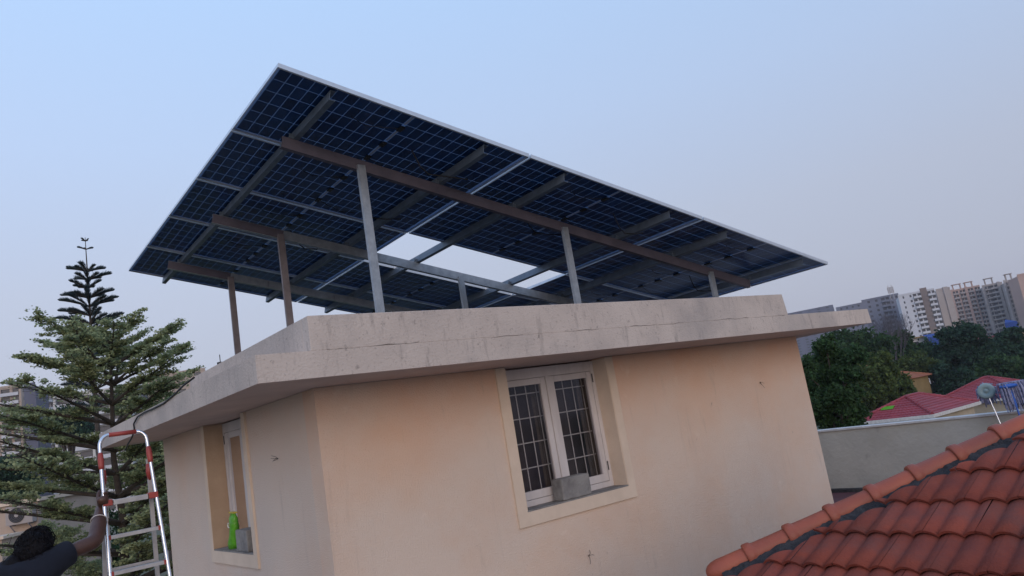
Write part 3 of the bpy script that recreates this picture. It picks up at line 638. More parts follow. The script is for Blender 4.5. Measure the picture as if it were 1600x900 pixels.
# ------------------------------------------------------------------ person holding the ladder
def skin_chain(name, pts, rad, m, parent, sub=2):
    me = bpy.data.meshes.new(name); me.from_pydata([tuple(p) for p in pts], [(i, i+1) for i in range(len(pts)-1)], [])
    return skin_mesh(name, me, rad, m, parent, sub)
def skin_mesh(name, me, rad, m, parent, sub=2, root=0):
    o = place(name, me, parent); me.materials.append(m)
    s = o.modifiers.new('skin', 'SKIN'); s.use_smooth_shade = True
    for i, r in enumerate(rad):
        sv = me.skin_vertices[0].data[i] if me.skin_vertices else None
        if sv: sv.radius = r if hasattr(r, '__len__') else (r, r); sv.use_root = (i == root)
    b = o.modifiers.new('sub', 'SUBSURF'); b.levels = sub; b.render_levels = sub
    return o
def tree_mesh(name, pts, edges):
    import bmesh
    me = bpy.data.meshes.new(name); bm = bmesh.new(); bm.verts.layers.skin.verify()
    vs = [bm.verts.new(p) for p in pts]
    for a, b in edges: bm.edges.new((vs[a], vs[b]))
    bm.to_mesh(me); bm.free(); return me
def build_person():
    random.seed(4)
    Yb = 4.62
    neck = at(44, 878, Yb); head = at(53, 860, Yb+.02); sR = at(92, 870, Yb+.05); sL = at(-20, 912, Yb-.10)
    elb = at(149, 846, Yb+.22); grip = LF_(*LR(-.055, -1)); 
    wr = at(160, 790, 5.08) ; hand = V((grip.x, grip.y, grip.z))
    up = EZ; chest = (sR+sL)/2 - up*.16; pel = chest - up*.42 + V((-.02,0,0)); waist = chest-up*.22
    R = thing('person', (pel.x, pel.y, TZ), 'person with black hair in navy T-shirt, seen from behind, raised arm holding the ladder', 'person')
    lat = (sR-sL).normalized(); fwd = V((0,1,0))
    hipR = pel + lat*.09 - up*.05; hipL = pel - lat*.09 - up*.05
    kR = V((hipR.x+.02, hipR.y+.03, TZ+.50)); kL = V((hipL.x-.02, hipL.y+.02, TZ+.50)); fR = V((kR.x, kR.y-.02, TZ+.09)); fL = V((kL.x, kL.y-.02, TZ+.09))
    tR = fR+V((.01,.17,-.05)); tL = fL+V((-.01,.17,-.05))
    eL = sL + V((-.08,.0,-.28)); wL = eL + V((.02,.10,-.24)); hL = wL+V((.01,.04,-.09))
    P = [pel, waist, chest, neck-up*.02, neck+up*.045, head-up*.02, sR, elb, wr, sL, eL, wL, hL, hipR, kR, fR, tR, hipL, kL, fL, tL, (sR+elb)/2, (elb*.62+wr*.38)]
    Ed = [(0,1),(1,2),(2,3),(3,4),(4,5),(2,6),(6,21),(21,7),(7,22),(22,8),(2,9),(9,10),(10,11),(11,12),(0,13),(13,14),(14,15),(15,16),(0,17),(17,18),(18,19),(19,20)]
    rad = [.10,.10,.08,.050,.050,.072,.040,.052,.037,.055,.038,.027,.03,.085,.055,.04,.035,.085,.055,.04,.035,.050,.052]
    me = tree_mesh('body', P, Ed); skin_mesh('body', me, rad, M['skin'], R, 2)
    # head with face turned away from us
    hd = MB(Fr(head, lat, V((-lat.y, lat.x, 0)).normalized(), EZ)); hd.ball((0,.01,.0), (.074,.092,.108), 20, 14)
    hd.ball((0,.112,-.012), (.013,.02,.022), 8, 6); hd.ball((0,.094,-.052), (.024,.010,.008), 8, 6)
    for s in (-1, 1): hd.ball((s*.078,.005,-.015), (.010,.020,.032), 8, 6); hd.ball((s*.03,.090,.012), (.014,.010,.009), 8, 6)
    hd.build('head', M['skin'], R, smooth=True)
    # hair: cap, loose bun and tail of curls
    hf = Fr(head, lat, V((-lat.y, lat.x, 0)).normalized(), EZ)
    hr = MB(hf); hr.ball((.005,-.022,.015), (.104,.102,.100), 26, 16, jit=.05)
    hr.ball((-.10,-.065,-.050), (.068,.060,.070), 14, 10, jit=.09); hr.ball((-.165,-.10,-.105), (.050,.045,.055), 12, 8, jit=.1)
    ho = hr.build('hair', M['hair'], R, smooth=True)
    st = MB(hf)
    for k in range(420):
        th_, ph = random.uniform(0, 2*math.pi), random.uniform(0, 1)
        if k < 300: c_ = V((.005+.1*math.cos(th_)*math.sin(ph*1.9), -.022+.098*math.sin(th_)*math.sin(ph*1.9), .022+.104*math.cos(ph*1.9)))
        else: c_ = V((-.085,-.05,-.05))*random.uniform(.8,1.7)+V((random.gauss(0,.02), random.gauss(0,.02), random.gauss(0,.03)))
        if c_.y > .05: continue
        n0 = (c_-V((0,0,0))).normalized(); t = n0.cross(V((random.gauss(0,1),random.gauss(0,1),random.gauss(0,1)))).normalized()
        st.tube([tuple(c_), tuple(c_+n0*.010+t*.016), tuple(c_+n0*.006+t*.034-V((0,0,.006))), tuple(c_-n0*.004+t*.048-V((0,0,.016)))], [.003,.0026,.002,.001], 4)
    st.build('stray_locks', M['hair'], ho)
    # T-shirt: torso with two short sleeves
    sl = sR.lerp(elb, .42); sll = sL.lerp(eL, .5)
    ub = (sR+sL)/2-up*.02
    P = [pel-up*.02, waist, chest, neck-up*.035, sR-up*.012, sl, sL-up*.012, sll, sR.lerp(elb, .2), ub, ub.lerp(sR,.5)-up*.01, ub.lerp(sL,.5)-up*.01]
    me = tree_mesh('t_shirt', P, [(0,1),(1,2),(2,9),(9,3),(9,10),(10,4),(4,8),(8,5),(9,11),(11,6),(6,7)])
    skin_mesh('t_shirt', me, [.155,.155,.170,.058,.086,.082,.086,.075,.085,.142,.124,.122], M['tee'], R, 2)
    P = [pel-up*.05, hipR, kR, fR+up*.03, hipL, kL, fL+up*.03]
    me = tree_mesh('trousers', P, [(0,1),(1,2),(2,3),(0,4),(4,5),(5,6)]); skin_mesh('trousers', me, [.14,.105,.075,.06,.105,.075,.06], M['trouser'], R, 2)
    # right hand closed round the ladder rail
    d = (hand-wr).normalized(); ra = (LF_(*LR(.1,-1))-LF_(*LR(-.2,-1))).normalized(); out_ = (V((0,0,0))-hand).normalized(); sd_ = ra.cross(out_).normalized()
    pc = hand + out_*.028 - sd_*.008
    palm = [wr, wr.lerp(pc, .55), pc-ra*.0, pc+ra*.022]
    skin_chain('palm', palm, [.026,(.030,.022),(.038,.022),(.034,.02)], M['skin'], R, 2) if False else None
    me = tree_mesh('hand', [wr, wr.lerp(pc,.5), pc-ra*.012, pc+ra*.024], [(0,1),(1,2),(2,3)]); hnd = skin_mesh('hand', me, [.034,.034,.038,.034], M['skin'], R, 2)
    for i in range(4):
        o_ = ra*(.036-.021*i); r_ = .0215
        pts = []
        for k, t in enumerate((15, 65, 120, 175, 225)):
            t_ = math.radians(t); pts.append(hand + o_ + out_*(r_*1.15*math.cos(t_-.4)) + sd_*(r_*math.sin(t_-.4)) )
        me = tree_mesh('finger', pts, [(k, k+1) for k in range(4)]); skin_mesh('finger', me, [.0105,.010,.0092,.0085,.007], M['skin'], hnd, 2)
    pts = [pc-ra*.018-sd_*.02, hand-sd_*.034+ra*.012+out_*.012, hand-sd_*.030+ra*.042-out_*.002, hand-sd_*.018+ra*.060-out_*.012]
    me = tree_mesh('thumb', pts, [(0,1),(1,2),(2,3)]); skin_mesh('thumb', me, [.015,.012,.011,.009], M['skin'], hnd, 2)
    # white thread round the forearm
    c_ = elb.lerp(wr, .56); ax = (wr-elb).normalized(); x_ = ax.orthogonal().normalized(); y_ = ax.cross(x_)
    q = MB(); q.tube([tuple(c_+x_*(.050*math.cos(t))+y_*(.050*math.sin(t))) for t in [2*math.pi*k/20 for k in range(21)]], .0028, 5, cap=False); q.build('wrist_thread', M['thread'], R)
build_person()
# ------------------------------------------------------------------ vegetation
def quads_mesh(name, C_, size, m, flat=.0, aspect=.55):
    """many small leaf-shaped quads, centres C_ (n,3)"""
    n = len(C_); a = rng.normal(size=(n,3)); a[:,2] *= (1-flat); a /= np.linalg.norm(a, axis=1)[:,None]
    b = rng.normal(size=(n,3)); b[:,2] *= (1-flat); b -= a*(a*b).sum(1)[:,None]; b /= np.linalg.norm(b, axis=1)[:,None]
    s = size*rng.uniform(.6, 1.3, n)[:,None]
    vs = np.stack([C_-a*s, C_+b*s*aspect*.8-a*s*.1, C_+a*s, C_-b*s*aspect*.8-a*s*.1], 1).reshape(-1,3)
    me = bpy.data.meshes.new(name); me.vertices.add(4*n); me.vertices.foreach_set('co', vs.astype(np.float32).ravel())
    me.loops.add(4*n); me.loops.foreach_set('vertex_index', np.arange(4*n, dtype=np.int32)); me.polygons.add(n)
    me.polygons.foreach_set('loop_start', np.arange(0, 4*n, 4, dtype=np.int32)); me.polygons.foreach_set('loop_total', np.full(n, 4, np.int32))
    me.materials.append(m); me.update(calc_edges=True); me.validate(); return me
def almond_tree():
    random.seed(5)
    Y = 13.5; top = at(168, 532, Y); foot = V((top.x+.05, top.y, GZ))
    R = thing('almond_tree', foot, 'tall layered tree with spreading tiers of olive green leaves behind the ladder', 'tree')
    t = MB()
    t.tube([tuple(foot.lerp(top, k/10)+V((.05*math.sin(k*2.1),0,0))) for k in range(11)], [.17-.015*k for k in range(10)]+[.012], 10); t.build('trunk', M['bark'], R, smooth=True)
    br = MB(); C_ = []; z = top.z-.05; tier = 0
    while z > -5.0:
        dz = top.z - z
        L0 = [.35, .75, 1.3, 1.55, 1.7][tier] if tier < 5 else min(1.6+dz*.40, 3.0); nb = (4, 5, 6, 6, 6)[tier] if tier < 5 else 7
        ph = (0.3, 3.35, .15, 2.9, .6)[tier] if tier < 5 else random.uniform(0, 6.28); el0 = max(15, 38-tier*4.5)
        for b in range(nb):
            az = ph + b*2*math.pi/nb + random.uniform(-.15,.15); L_ = L0*random.uniform(.78,1.15); el = math.radians(el0*random.uniform(.8,1.2))
            dirh = V((math.cos(az), math.sin(az), 0)); side = V((-dirh.y, dirh.x, 0)); p = V((top.x+.03, top.y, z)); pts = []
            for k in range(9):
                q = k/8; pts.append(p + dirh*(L_*q) + EZ*(math.tan(el)*L_*q) + side*(.04*math.sin(3*q+b)))
            br.tube([tuple(q) for q in pts], [.030*(1-k/8.5)*(.5+L_/3)+.003 for k in range(9)], 5)
            for k in range(int(9+L_*15)):
                u_ = random.uniform(.15, 1.0)**.8; i = min(int(u_*8), 7); q = pts[i].lerp(pts[i+1], u_*8-i)
                sg = random.choice((-1, 1)); ll = (.10+.40*(1-abs(u_-.5)*1.2))*random.uniform(.5,1.15)*min(1, .25+L_/2)
                dd = (side*sg*random.uniform(.45,1)+dirh*random.uniform(.5,1.0)+EZ*random.uniform(.10,.35)).normalized()
                e = q+dd*ll; br.tube([tuple(q), tuple(q.lerp(e,.5)-EZ*.01), tuple(e)], [.006,.004,.002], 3, cap=False)
                for c in range(int(3+ll*17)):          # rosettes of leaves along the twig
                    f_ = random.uniform(.15, 1.05); cc = q+dd*(ll*f_)+EZ*random.uniform(.0,.035)
                    for _ in range(random.randint(6, 11)): C_.append((cc.x+random.gauss(0,.042), cc.y+random.gauss(0,.042), cc.z+random.gauss(.005,.012)))
        z -= (.18, .28, .32, .34, .36)[tier] if tier < 5 else random.uniform(.40,.52); tier += 1
    br.build('branches', M['bark'], R)
    C_ = np.array(C_)
    # leaves thinned in fixed view areas, so the buildings behind show
    rv, uv_, fv = np.array(rt), np.array(upv), np.array(fw); dz_ = C_@fv; pu = 800+FPX*(C_@rv)/dz_; pv = 450-FPX*(C_@uv_)/dz_
    gap = ((pu < 66) & (pv > 780) & (pv < 818)) | ((pu < 62) & (pv > 600) & (pv < 636)) | ((pu < 60) & (pv > 668) & (pv < 716)) | ((pu < 36) & (pv > 826) & (pv < 858)) | ((pu > 70) & (pu < 140) & (pv > 616) & (pv < 634))
    C_ = C_[~(gap & (rng.random(len(C_)) < .93))]
    place('crown', quads_mesh('crown', C_, .026, M['leaf_almond'], flat=.5, aspect=.8), R)
    return len(C_)
def norfolk_pine():
    random.seed(8)
    Y = 30; top = at(133, 371, Y); foot = V((top.x, top.y, GZ)); s0 = Y/FPX
    R = thing('norfolk_pine', foot, 'dark conifer with widely spaced whorls rising above the layered tree', 'tree')
    t = MB(); t.tube([tuple(foot.lerp(top, k/12)) for k in range(13)], [.20-.0155*k for k in range(12)]+[.012], 8); t.build('trunk', M['bark'], R, smooth=True)
    br = MB()
    vs, fs = [], []
    tiers = [(6, 8, 4), (20, 15, 5), (58, 28, 8), (72, 32, 8), (86, 30, 8), (102, 36, 9), (116, 44, 9), (131, 40, 10), (145, 46, 11), (160, 48, 11), (178, 42, 8), (198, 50, 8), (222, 56, 9), (250, 60, 9), (280, 64, 9)]
    for dy, wpx, nb in tiers:
        z = top.z - dy*s0; L0 = wpx*s0*1.08; ph = random.uniform(0,6)
        for b in range(min(nb, 12)):
            az = ph+b*2*math.pi/nb+random.uniform(-.15,.15); L_ = L0*random.uniform(.62,1.18); dh = V((math.cos(az), math.sin(az), 0)); sd_ = V((-dh.y, dh.x, 0))
            pts = [V((top.x,top.y,z)) + dh*(L_*s) + EZ*(L_*(.42*s - .16*s*s)) for s in (0,.2,.4,.6,.8,1)]
            if random.random() < .18: continue
            br.tube([tuple(q) for q in pts], [.03,.026,.022,.018,.012,.006], 5)
            nf = int(26+L_*42)
            for k in range(nf):
                s = .12+.88*k/nf; i = min(int(s*5), 4); q = pts[i].lerp(pts[i+1], s*5-i)
                for sg in (-1, 1, 0):
                    ll = (.05+.24*max(0,math.sin(math.pi*min(1,(1.04-s)))))*min(1, L_/.7)*random.uniform(.75,1.1)
                    dd = (sd_*(sg*random.uniform(.2,.6)) + dh*.75 + EZ*random.uniform(.45,.95)).normalized(); e = q+dd*ll
                    wv = dh.cross(dd).normalized()*.008; wv2 = dd.cross(wv).normalized()*.008
                    for ww in (wv, wv2):
                        n_ = len(vs); vs += [tuple(q-ww), tuple(q+ww), tuple(e+ww*.5), tuple(e-ww*.5)]; fs.append((n_, n_+1, n_+2, n_+3))
    br.build('branches', M['bark'], R)
    q = MB(); q.v = vs; q.f = fs; q.m = [0]*len(fs); q.build('crown', M['needle'], R)
def bushy_tree(name, cx, cy, ztop, rad, ht, n, leaf, m, label, group, base=GZ, seed=0, lobes=26):
    r_ = np.random.default_rng(seed); foot = V((cx, cy, base)); R = thing(name, foot, label, 'tree', group)
    cz = ztop - ht/2
    t = MB(); t.tube([(cx, cy, base), (cx+.1, cy, base+(cz-base)*.5), (cx-.05, cy, cz)], [.04*rad+.1, .03*rad+.08, .05], 8)
    lc = []
    for k in range(lobes):
        d = r_.normal(size=3); d /= np.linalg.norm(d); rr = r_.uniform(.35, .92)
        lc.append((d[0]*rad*rr, d[1]*rad*rr, d[2]*ht*.5*rr if d[2] > -.5 else d[2]*ht*.35*rr))
        t.tube([(cx, cy, base+(cz-base)*.65), (cx+lc[-1][0]*.5, cy+lc[-1][1]*.5, cz+lc[-1][2]*.6-.1), (cx+lc[-1][0], cy+lc[-1][1], cz+lc[-1][2])], [.035*rad, .02*rad, .01], 5)
    t.build('trunk', M['bark'], R)
    P_ = []; per = n//lobes
    for (x, y, z) in lc:
        lr = rad*r_.uniform(.22, .42); sub = r_.normal(size=(14, 3)); sub /= np.linalg.norm(sub, axis=1)[:,None]; sub *= lr*r_.uniform(.5,1.05,14)[:,None]; sub[:,2] *= .75
        idx = r_.integers(0, 14, per); pp = sub[idx] + r_.normal(size=(per,3))*lr*.22
        P_.append(pp + np.array([cx+x, cy+y, cz+z]))
    P_ = np.concatenate(P_); place('crown', quads_mesh('crown', P_, leaf, m, aspect=.8), R)
n_leaf = almond_tree(); norfolk_pine(); print('almond leaves', n_leaf)
def tree_px(name, u, vtop, Y, rpx, hpx, n, m, label, seed, leaf=None, group='trees between the roofs', lobes=26):
    p = at(u, vtop, Y); s = Y/FPX; bushy_tree(name, p.x, p.y, p.z, rpx*s, hpx*s, n, leaf or Y*.0024, m, label, group, seed=seed, lobes=lobes)
tree_px('leafy_tree', 1283, 527, 26, 58, 190, 26000, M['leaf_dark'], 'dark green bushy tree directly beside the corner of the rooftop room', 1)
tree_px('leafy_tree', 1262, 532, 42, 40, 120, 14000, M['leaf_dark'], 'shaded tree tucked behind the corner of the room, half hidden by its wall', 17)
tree_px('leafy_tree', 1345, 543, 66, 46, 120, 18000, M['leaf_olive'], 'olive green tree left of the nearer maroon roof', 2)
tree_px('leafy_tree', 1378, 550, 78, 33, 110, 16000, M['leaf_olive'], 'yellowish green rounded tree left of the orange tiled roof', 3)
tree_px('leafy_tree', 1325, 512, 95, 50, 70, 13000, M['leaf_dark'], 'mid green tree crown below the tip of the roof slab', 4)
tree_px('leafy_tree', 1392, 524, 115, 44, 60, 11000, M['leaf_dark'], 'tree crown in front of the bare twiggy tree', 5)
tree_px('leafy_tree', 1500, 500, 104, 48, 90, 22000, M['leaf_blue'], 'large dark blue green tree in front of the pink towers', 6)
tree_px('leafy_tree', 1425, 552, 99, 30, 44, 8000, M['leaf_olive'], 'small yellowish crown just above the orange tiled roof', 18)
tree_px('leafy_tree', 1556, 512, 110, 44, 90, 15000, M['leaf_blue'], 'dark tree between the pink towers and the far red roof', 7)
tree_px('leafy_tree', 1440, 538, 118, 40, 60, 13000, M['leaf_blue'], 'dusky tree above the orange tiled roof', 8)
tree_px('leafy_tree', 1605, 560, 92, 26, 70, 9000, M['leaf_dark'], 'dark tree at the picture edge above the farther maroon roof', 9)
tree_px('leafy_tree', 1480, 568, 96, 40, 60, 13000, M['leaf_blue'], 'low dark foliage just behind the nearer maroon roof', 10)
tree_px('leafy_tree', 1548, 556, 98, 44, 60, 12000, M['leaf_dark'], 'low dark foliage just behind the farther maroon roof', 16)
tree_px('leafy_tree', 20, 706, 60, 40, 90, 12000, M['leaf_blue'], 'dark shrubby tree at the foot of the pale apartment block', 11)
tree_px('leafy_tree', 105, 640, 90, 38, 50, 9000, M['leaf_blue'], 'dark crown below the long low pavilion', 12)
tree_px('leafy_tree', 250, 665, 45, 50, 120, 12000, M['leaf_dark'], 'dark tree behind the trunk of the layered tree', 13)
tree_px('leafy_tree', 110, 800, 32, 95, 150, 16000, M['leaf_dark'], 'low dark shrubbery tree behind the person and the ladder', 14)
tree_px('leafy_tree', 268, 612, 48, 16, 34, 3000, M['leaf_olive'], 'small leafy crown peeping over the slab edge before the pale block', 15)
def bare_tree():
    random.seed(3)
    Y = 111; top = at(1379, 484, Y); R = thing('bare_tree', (top.x, top.y, GZ), 'leafless twiggy tree in front of the grey apartment block', 'tree')
    t = MB()
    def grow(p, d, L_, r, lv):
        q = p+d*L_; t.tube([tuple(p), tuple(p.lerp(q,.5)+V((random.uniform(-.03,.03)*L_,0,0))), tuple(q)], [r, r*.8, r*.6], 4, cap=False)
        if lv == 0: return
        for k in range(3 if lv > 1 else 4):
            grow(q if k else p.lerp(q,.7), (d+V((random.uniform(-.38,.38), random.uniform(-.38,.38), random.uniform(0,.35)))).normalized(), L_*.70, r*.6, lv-1)
    H_ = top.z-GZ
    for k in range(4): grow(V((top.x+random.uniform(-.3,.3), top.y, GZ+1)), V((random.uniform(-.14,.14), random.uniform(-.2,.2), 1)).normalized(), H_*.31, .10, 5)
    t.build('trunk', M['twig'], R)
bare_tree()
# ------------------------------------------------------------------ houses with hipped roofs
def hip_house(C0, L1, L2, pitch, m_roof, m_wall, label, cat='house', name='hip_roof_house', trim=True, course=.34):
    """C0: eave corner nearest us; eaves run along E1 (length L1) and E2 (length L2)"""
    F = Fr(C0, E1, E2, EZ); R = thing(name, F(L1/2, L2/2, GZ-C0.z), label, cat)
    t = math.tan(pitch); hx = L2/2 if L1 >= L2 else L1/2; hz = hx*t
    w_ = MB(F); w_.box(.35, L1-.35, .35, L2-.35, GZ-C0.z, -.02); w_.build('wall', m_wall, R)
    if trim:
        tr = MB(F); h = .22
        tr.box(-.12, L1+.12, -.12, -.02, -h, .03); tr.box(-.12, L1+.12, L2+.02, L2+.12, -h, .03); tr.box(-.12, -.02, -.02, L2+.02, -h, .03); tr.box(L1+.02, L1+.12, -.02, L2+.02, -h, .03); tr.build('eave_trim', M['coping'], R)
    rf = MB(F); n = max(3, int(hx/math.cos(pitch)/course)); st = MB(F)
    faces = [((1,0), (0,1), L1), ((0,1), (1,0), L2)]
    for side in range(4):
        if side == 0: P = lambda s, d, z: (s, d, z); LL = L1
        if side == 1: P = lambda s, d, z: (d, s, z); LL = L2
        if side == 2: P = lambda s, d, z: (s, L2-d, z); LL = L1
        if side == 3: P = lambda s, d, z: (L1-d, s, z); LL = L2
        for k in range(n):
            d0, d1 = hx*k/n, hx*(k+1)/n; z0 = d0*t+.07; z1 = d1*t+.01
            a0, a1 = d0, LL-d0; b0, b1 = d1, LL-d1
            nw = max(2, int((a1-a0)/.16)); vs = []
            for i in range(nw+1):
                s = i/nw; vs.append(P(a0+(a1-a0)*s, d0, z0+.03*(i % 2)))
            for i in range(nw+1):
                s = i/nw; vs.append(P(b0+(b1-b0)*s, d1, z1+.03*(i % 2)))
            for i in range(nw+1):
                s = i/nw; vs.append(P(a0+(a1-a0)*s, d0+.005, z0-.06))
            m_ = nw+1; rf.add(vs, [(i, i+1, m_+i+1, m_+i) for i in range(nw)] + [(2*m_+i, 2*m_+i+1, i+1, i) for i in range(nw)])
    rf.build('roof', m_roof, R, kind='stuff')
    hp = MB(F); tops = [(hx, hx), (L1-hx, hx), (L1-hx, L2-hx), (hx, L2-hx)]; cs = [(0,0),(L1,0),(L1,L2),(0,L2)]
    for (cx_, cy_), (tx, ty) in zip(cs, tops):
        N_ = int(hx*1.5/.4)
        for k in range(N_):
            a = V((cx_, cy_, .07)).lerp(V((tx, ty, hz+.06)), k/N_); b = V((cx_, cy_, .07)).lerp(V((tx, ty, hz+.06)), (k+1)/N_); hp.tube([tuple(a), tuple(a.lerp(b,.15)), tuple(a.lerp(b,.2)), tuple(b)], [.15,.15,.12,.11], 8)
    if L1 > L2: hp.tube([(hx, L2/2, hz+.06), (L1-hx, L2/2, hz+.06)], .12, 8)
    elif L2 > L1: hp.tube([(L1/2, hx, hz+.06), (L1/2, L2-hx, hz+.06)], .12, 8)
    hp.build('ridge_tiles', m_roof, R, kind='stuff')
    return F, R
cA = at(1457, 648, 58)
FA, RA = hip_house(cA, 8.5, 6.2, math.radians(24), M['maroon_roof'], M['beige'], 'nearer maroon hipped roof with a white eave beyond the parapet wall')
q = MB(FA); q.prism([(1.3, 3.5, 1.3*.445+.10), (1.3, 4.5, 1.3*.445+.10), (1.75, 4.5, 1.75*.445+.10), (1.75, 3.5, 1.75*.445+.10)], (0,0,.02)); o = q.build('green_cloth', M['green']); tag(o, 'small bright green cloth lying on the nearer maroon roof', 'cloth')
cB = at(1604, 618, 74)
hip_house(cB, 9, 9.5, math.radians(24), M['maroon_roof'], M['beige'], 'farther maroon hipped roof rising behind the mops')
cC = at(1424, 592, 92)
hip_house(cC, 5.5, 6, math.radians(20), M['orange_roof'], M['yellow'], 'small house with an orange tiled roof and ochre wall among the trees', trim=False)
cD = at(1600, 566, 120)
hip_house(cD, 8, 8, math.radians(26), M['maroon_roof'], M['beige'], 'far red hipped roof at the picture edge beside the dark tree', trim=False)
cE = at(1362, 578, 100)
hip_house(cE, 4, 4, math.radians(22), M['orange_roof'], M['beige'], 'faded reddish roof almost hidden between the dark trees', trim=False)
# ------------------------------------------------------------------ apartment blocks
def twall(name, c1, c2): return mat(name, c1, c2, rough=.9, scale=.06)
M['tw_white'] = twall('white_tower_paint', (.60,.60,.64), (.52,.52,.56)); M['tw_pink'] = twall('pink_tower_paint', (.50,.34,.28), (.42,.28,.24)); M['tw_beige'] = twall('beige_tower_paint', (.40,.35,.33), (.33,.29,.28))
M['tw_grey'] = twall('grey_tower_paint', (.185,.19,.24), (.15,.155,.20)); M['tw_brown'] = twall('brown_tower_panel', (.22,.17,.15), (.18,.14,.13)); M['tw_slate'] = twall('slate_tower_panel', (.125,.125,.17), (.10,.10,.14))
M['tw_glass'] = mat('tower_openings', (.045,.045,.06), (.03,.03,.045), rough=.35, scale=.3, island=.4)
def tower(name, u0, v0, Y0, u1, ang, depth, bays, fl, m_wall, label, balc=None, m_balc=None, caps=(), group='apartment towers on the skyline', bay_mat=None):
    """facade from (u0, v0, Y0) to (u1, ., Y1), roof height from (u0, v0); bays: list of (width share, kind)"""
    a = at(u0, v0, Y0); zt = a.z; x = V((math.cos(math.radians(ang)), math.sin(math.radians(ang)), 0)); r1 = ray(u1, v0-(u1-u0)*.166); k_ = r1.x/r1.y; Wd = (k_*a.y-a.x)/(x.x-k_*x.y); y = V((-x.y, x.x, 0))
    F = Fr(V((a.x, a.y, GZ)), x, y, EZ); HH = zt-GZ
    R = thing(name, F(Wd/2, depth/2, 0), label, 'apartment building', group)
    core = MB(F); core.box(.3, Wd-.3, .9, depth, 0, HH-.3); core.build('core', m_wall, R)
    nfl = int(HH/fl); wl = MB(F); gl = MB(F); bl = MB(F)
    tot = sum(s for s, _ in bays); x0 = 0
    for s, kind in bays:
        bw = s/tot*Wd; x1 = x0+bw
        if kind == 'wall': wl.box(x0, x1, 0, .9, 0, HH)
        elif kind == 'rib': wl.box(x0, x1, -.9, .9, 0, HH+1.2)
        elif kind == 'brown': wl.box(x0, x1, -.3, .9, 0, HH+2.0, 1)
        else:
            k = 0
            while k < nfl:
                z = HH-(k+1)*fl
                if kind == 'win':
                    wl.box(x0, x1, 0, .9, z, z+fl*.35); wl.box(x0, x1, 0, .9, z+fl*.80, z+fl); wl.box(x0, x0+bw*.28, .0, .9, z+fl*.35, z+fl*.8); wl.box(x1-bw*.28, x1, .0, .9, z+fl*.35, z+fl*.8)
                    gl.box(x0+bw*.28, x1-bw*.28, .45, .5, z+fl*.35, z+fl*.8)
                if kind in ('bal', 'bal2'):
                    wl.box(x0, x1, 0, .9, z+fl*.86, z+fl); gl.box(x0, x1, .6, .65, z, z+fl*.86)
                    wl.box(x0+bw*.45, x0+bw*.6, .3, .6, z+.1, z+fl*.86)
                    bl.box(x0+.1, x1-.1, -1.3, 0, z-.12, z+.08); bl.box(x0+.1, x1-.1, -1.3, -1.2, z+.08, z+(1.0 if kind == 'bal' else .7))
                    if kind == 'bal2': bl.box(x0+.1, x0+.3, -1.3, -1.1, z-.1, z+fl)
                k += 1
        x0 = x1
    wl.build('facade', [m_wall, M['tw_brown']], R)
    if gl.f: gl.build('window_openings', M['tw_glass'], R, kind='stuff')
    if bl.f: bl.build('balconies', m_balc or m_wall, R, kind='stuff')
    side = MB(F)
    for k in range(nfl):
        z = HH-(k+1)*fl
        for j in range(max(1, int(depth/5))): side.box(Wd-.32, Wd-.25, 2+j*5, 3.4+j*5, z+1, z+2.3)
    side.build('side_windows', M['tw_glass'], R, kind='stuff')
    cp = MB(F); cp.box(0, Wd, -.15, .1, HH, HH+.8)
    for (s0, s1, h) in caps:
        X0, X1 = s0*Wd, s1*Wd; cp.box(X0, X0+.5, .5, 1, HH, HH+h); cp.box(X1-.5, X1, .5, 1, HH, HH+h); cp.box(X0, X0+.5, 4, 4.5, HH, HH+h); cp.box(X1-.5, X1, 4, 4.5, HH, HH+h); cp.box(X0-.4, X1+.4, 0, 5, HH+h, HH+h+.4)
    cp.build('roof_pergola', m_wall if not caps else M['tw_slate'] if False else m_wall, R)
    return R
tower('apartment_tower', 1403, 463, 430, 1460, -22, 22, [(.10,'wall'),(.10,'win'),(.10,'wall'),(.14,'win'),(.24,'bal'),(.20,'brown'),(.22,'bal')], 2.9, M['tw_white'], 'white apartment tower with a brown central panel left of the pink towers', m_balc=M['tw_white'])
tower('apartment_tower', 1462, 454, 440, 1484, -8, 16, [(.5,'wall'),(.3,'rib'),(.2,'wall')], 3, M['tw_beige'], 'plain narrow grey beige wing behind the right side of the white tower')
tower('apartment_tower', 1483, 456, 520, 1531, -24, 20, [(.12,'rib'),(.2,'bal'),(.06,'wall'),(.2,'bal'),(.1,'rib'),(.2,'bal'),(.06,'wall'),(.2,'bal')], 2.9, M['tw_pink'], 'pink apartment tower next to the white one with rows of balconies', m_balc=M['tw_beige'], caps=((.15,.42,4),(.55,.8,4)))
tower('apartment_tower', 1534, 448, 500, 1566, -26, 20, [(.08,'wall'),(.25,'bal2'),(.30,'bal'),(.12,'rib'),(.1,'wall')], 2.9, M['tw_beige'], 'beige apartment tower with an open roof pergola in the middle of the row', m_balc=M['tw_beige'], caps=((.2,.6,4.5),))
tower('apartment_tower', 1568, 441, 480, 1593, -26, 20, [(.08,'rib'),(.25,'bal2'),(.30,'bal'),(.12,'rib'),(.1,'win')], 2.9, M['tw_beige'], 'beige tower before the plain end tower of the row', m_balc=M['tw_beige'], caps=((.2,.6,4.5),))
tower('apartment_tower', 1589, 431, 450, 1612, -20, 24, [(1,'wall'),(.5,'win')], 2.9, M['tw_pink'], 'plain peach end wall of the tallest tower at the picture edge')
tower('apartment_tower', 1346, 471, 470, 1404, -24, 20, [(.1,'wall')]+[(.14,'win'),(.05,'wall')]*2+[(.2,'bal')]+[(.12,'win')]*2, 3, M['tw_grey'], 'grey apartment block left of the white tower')
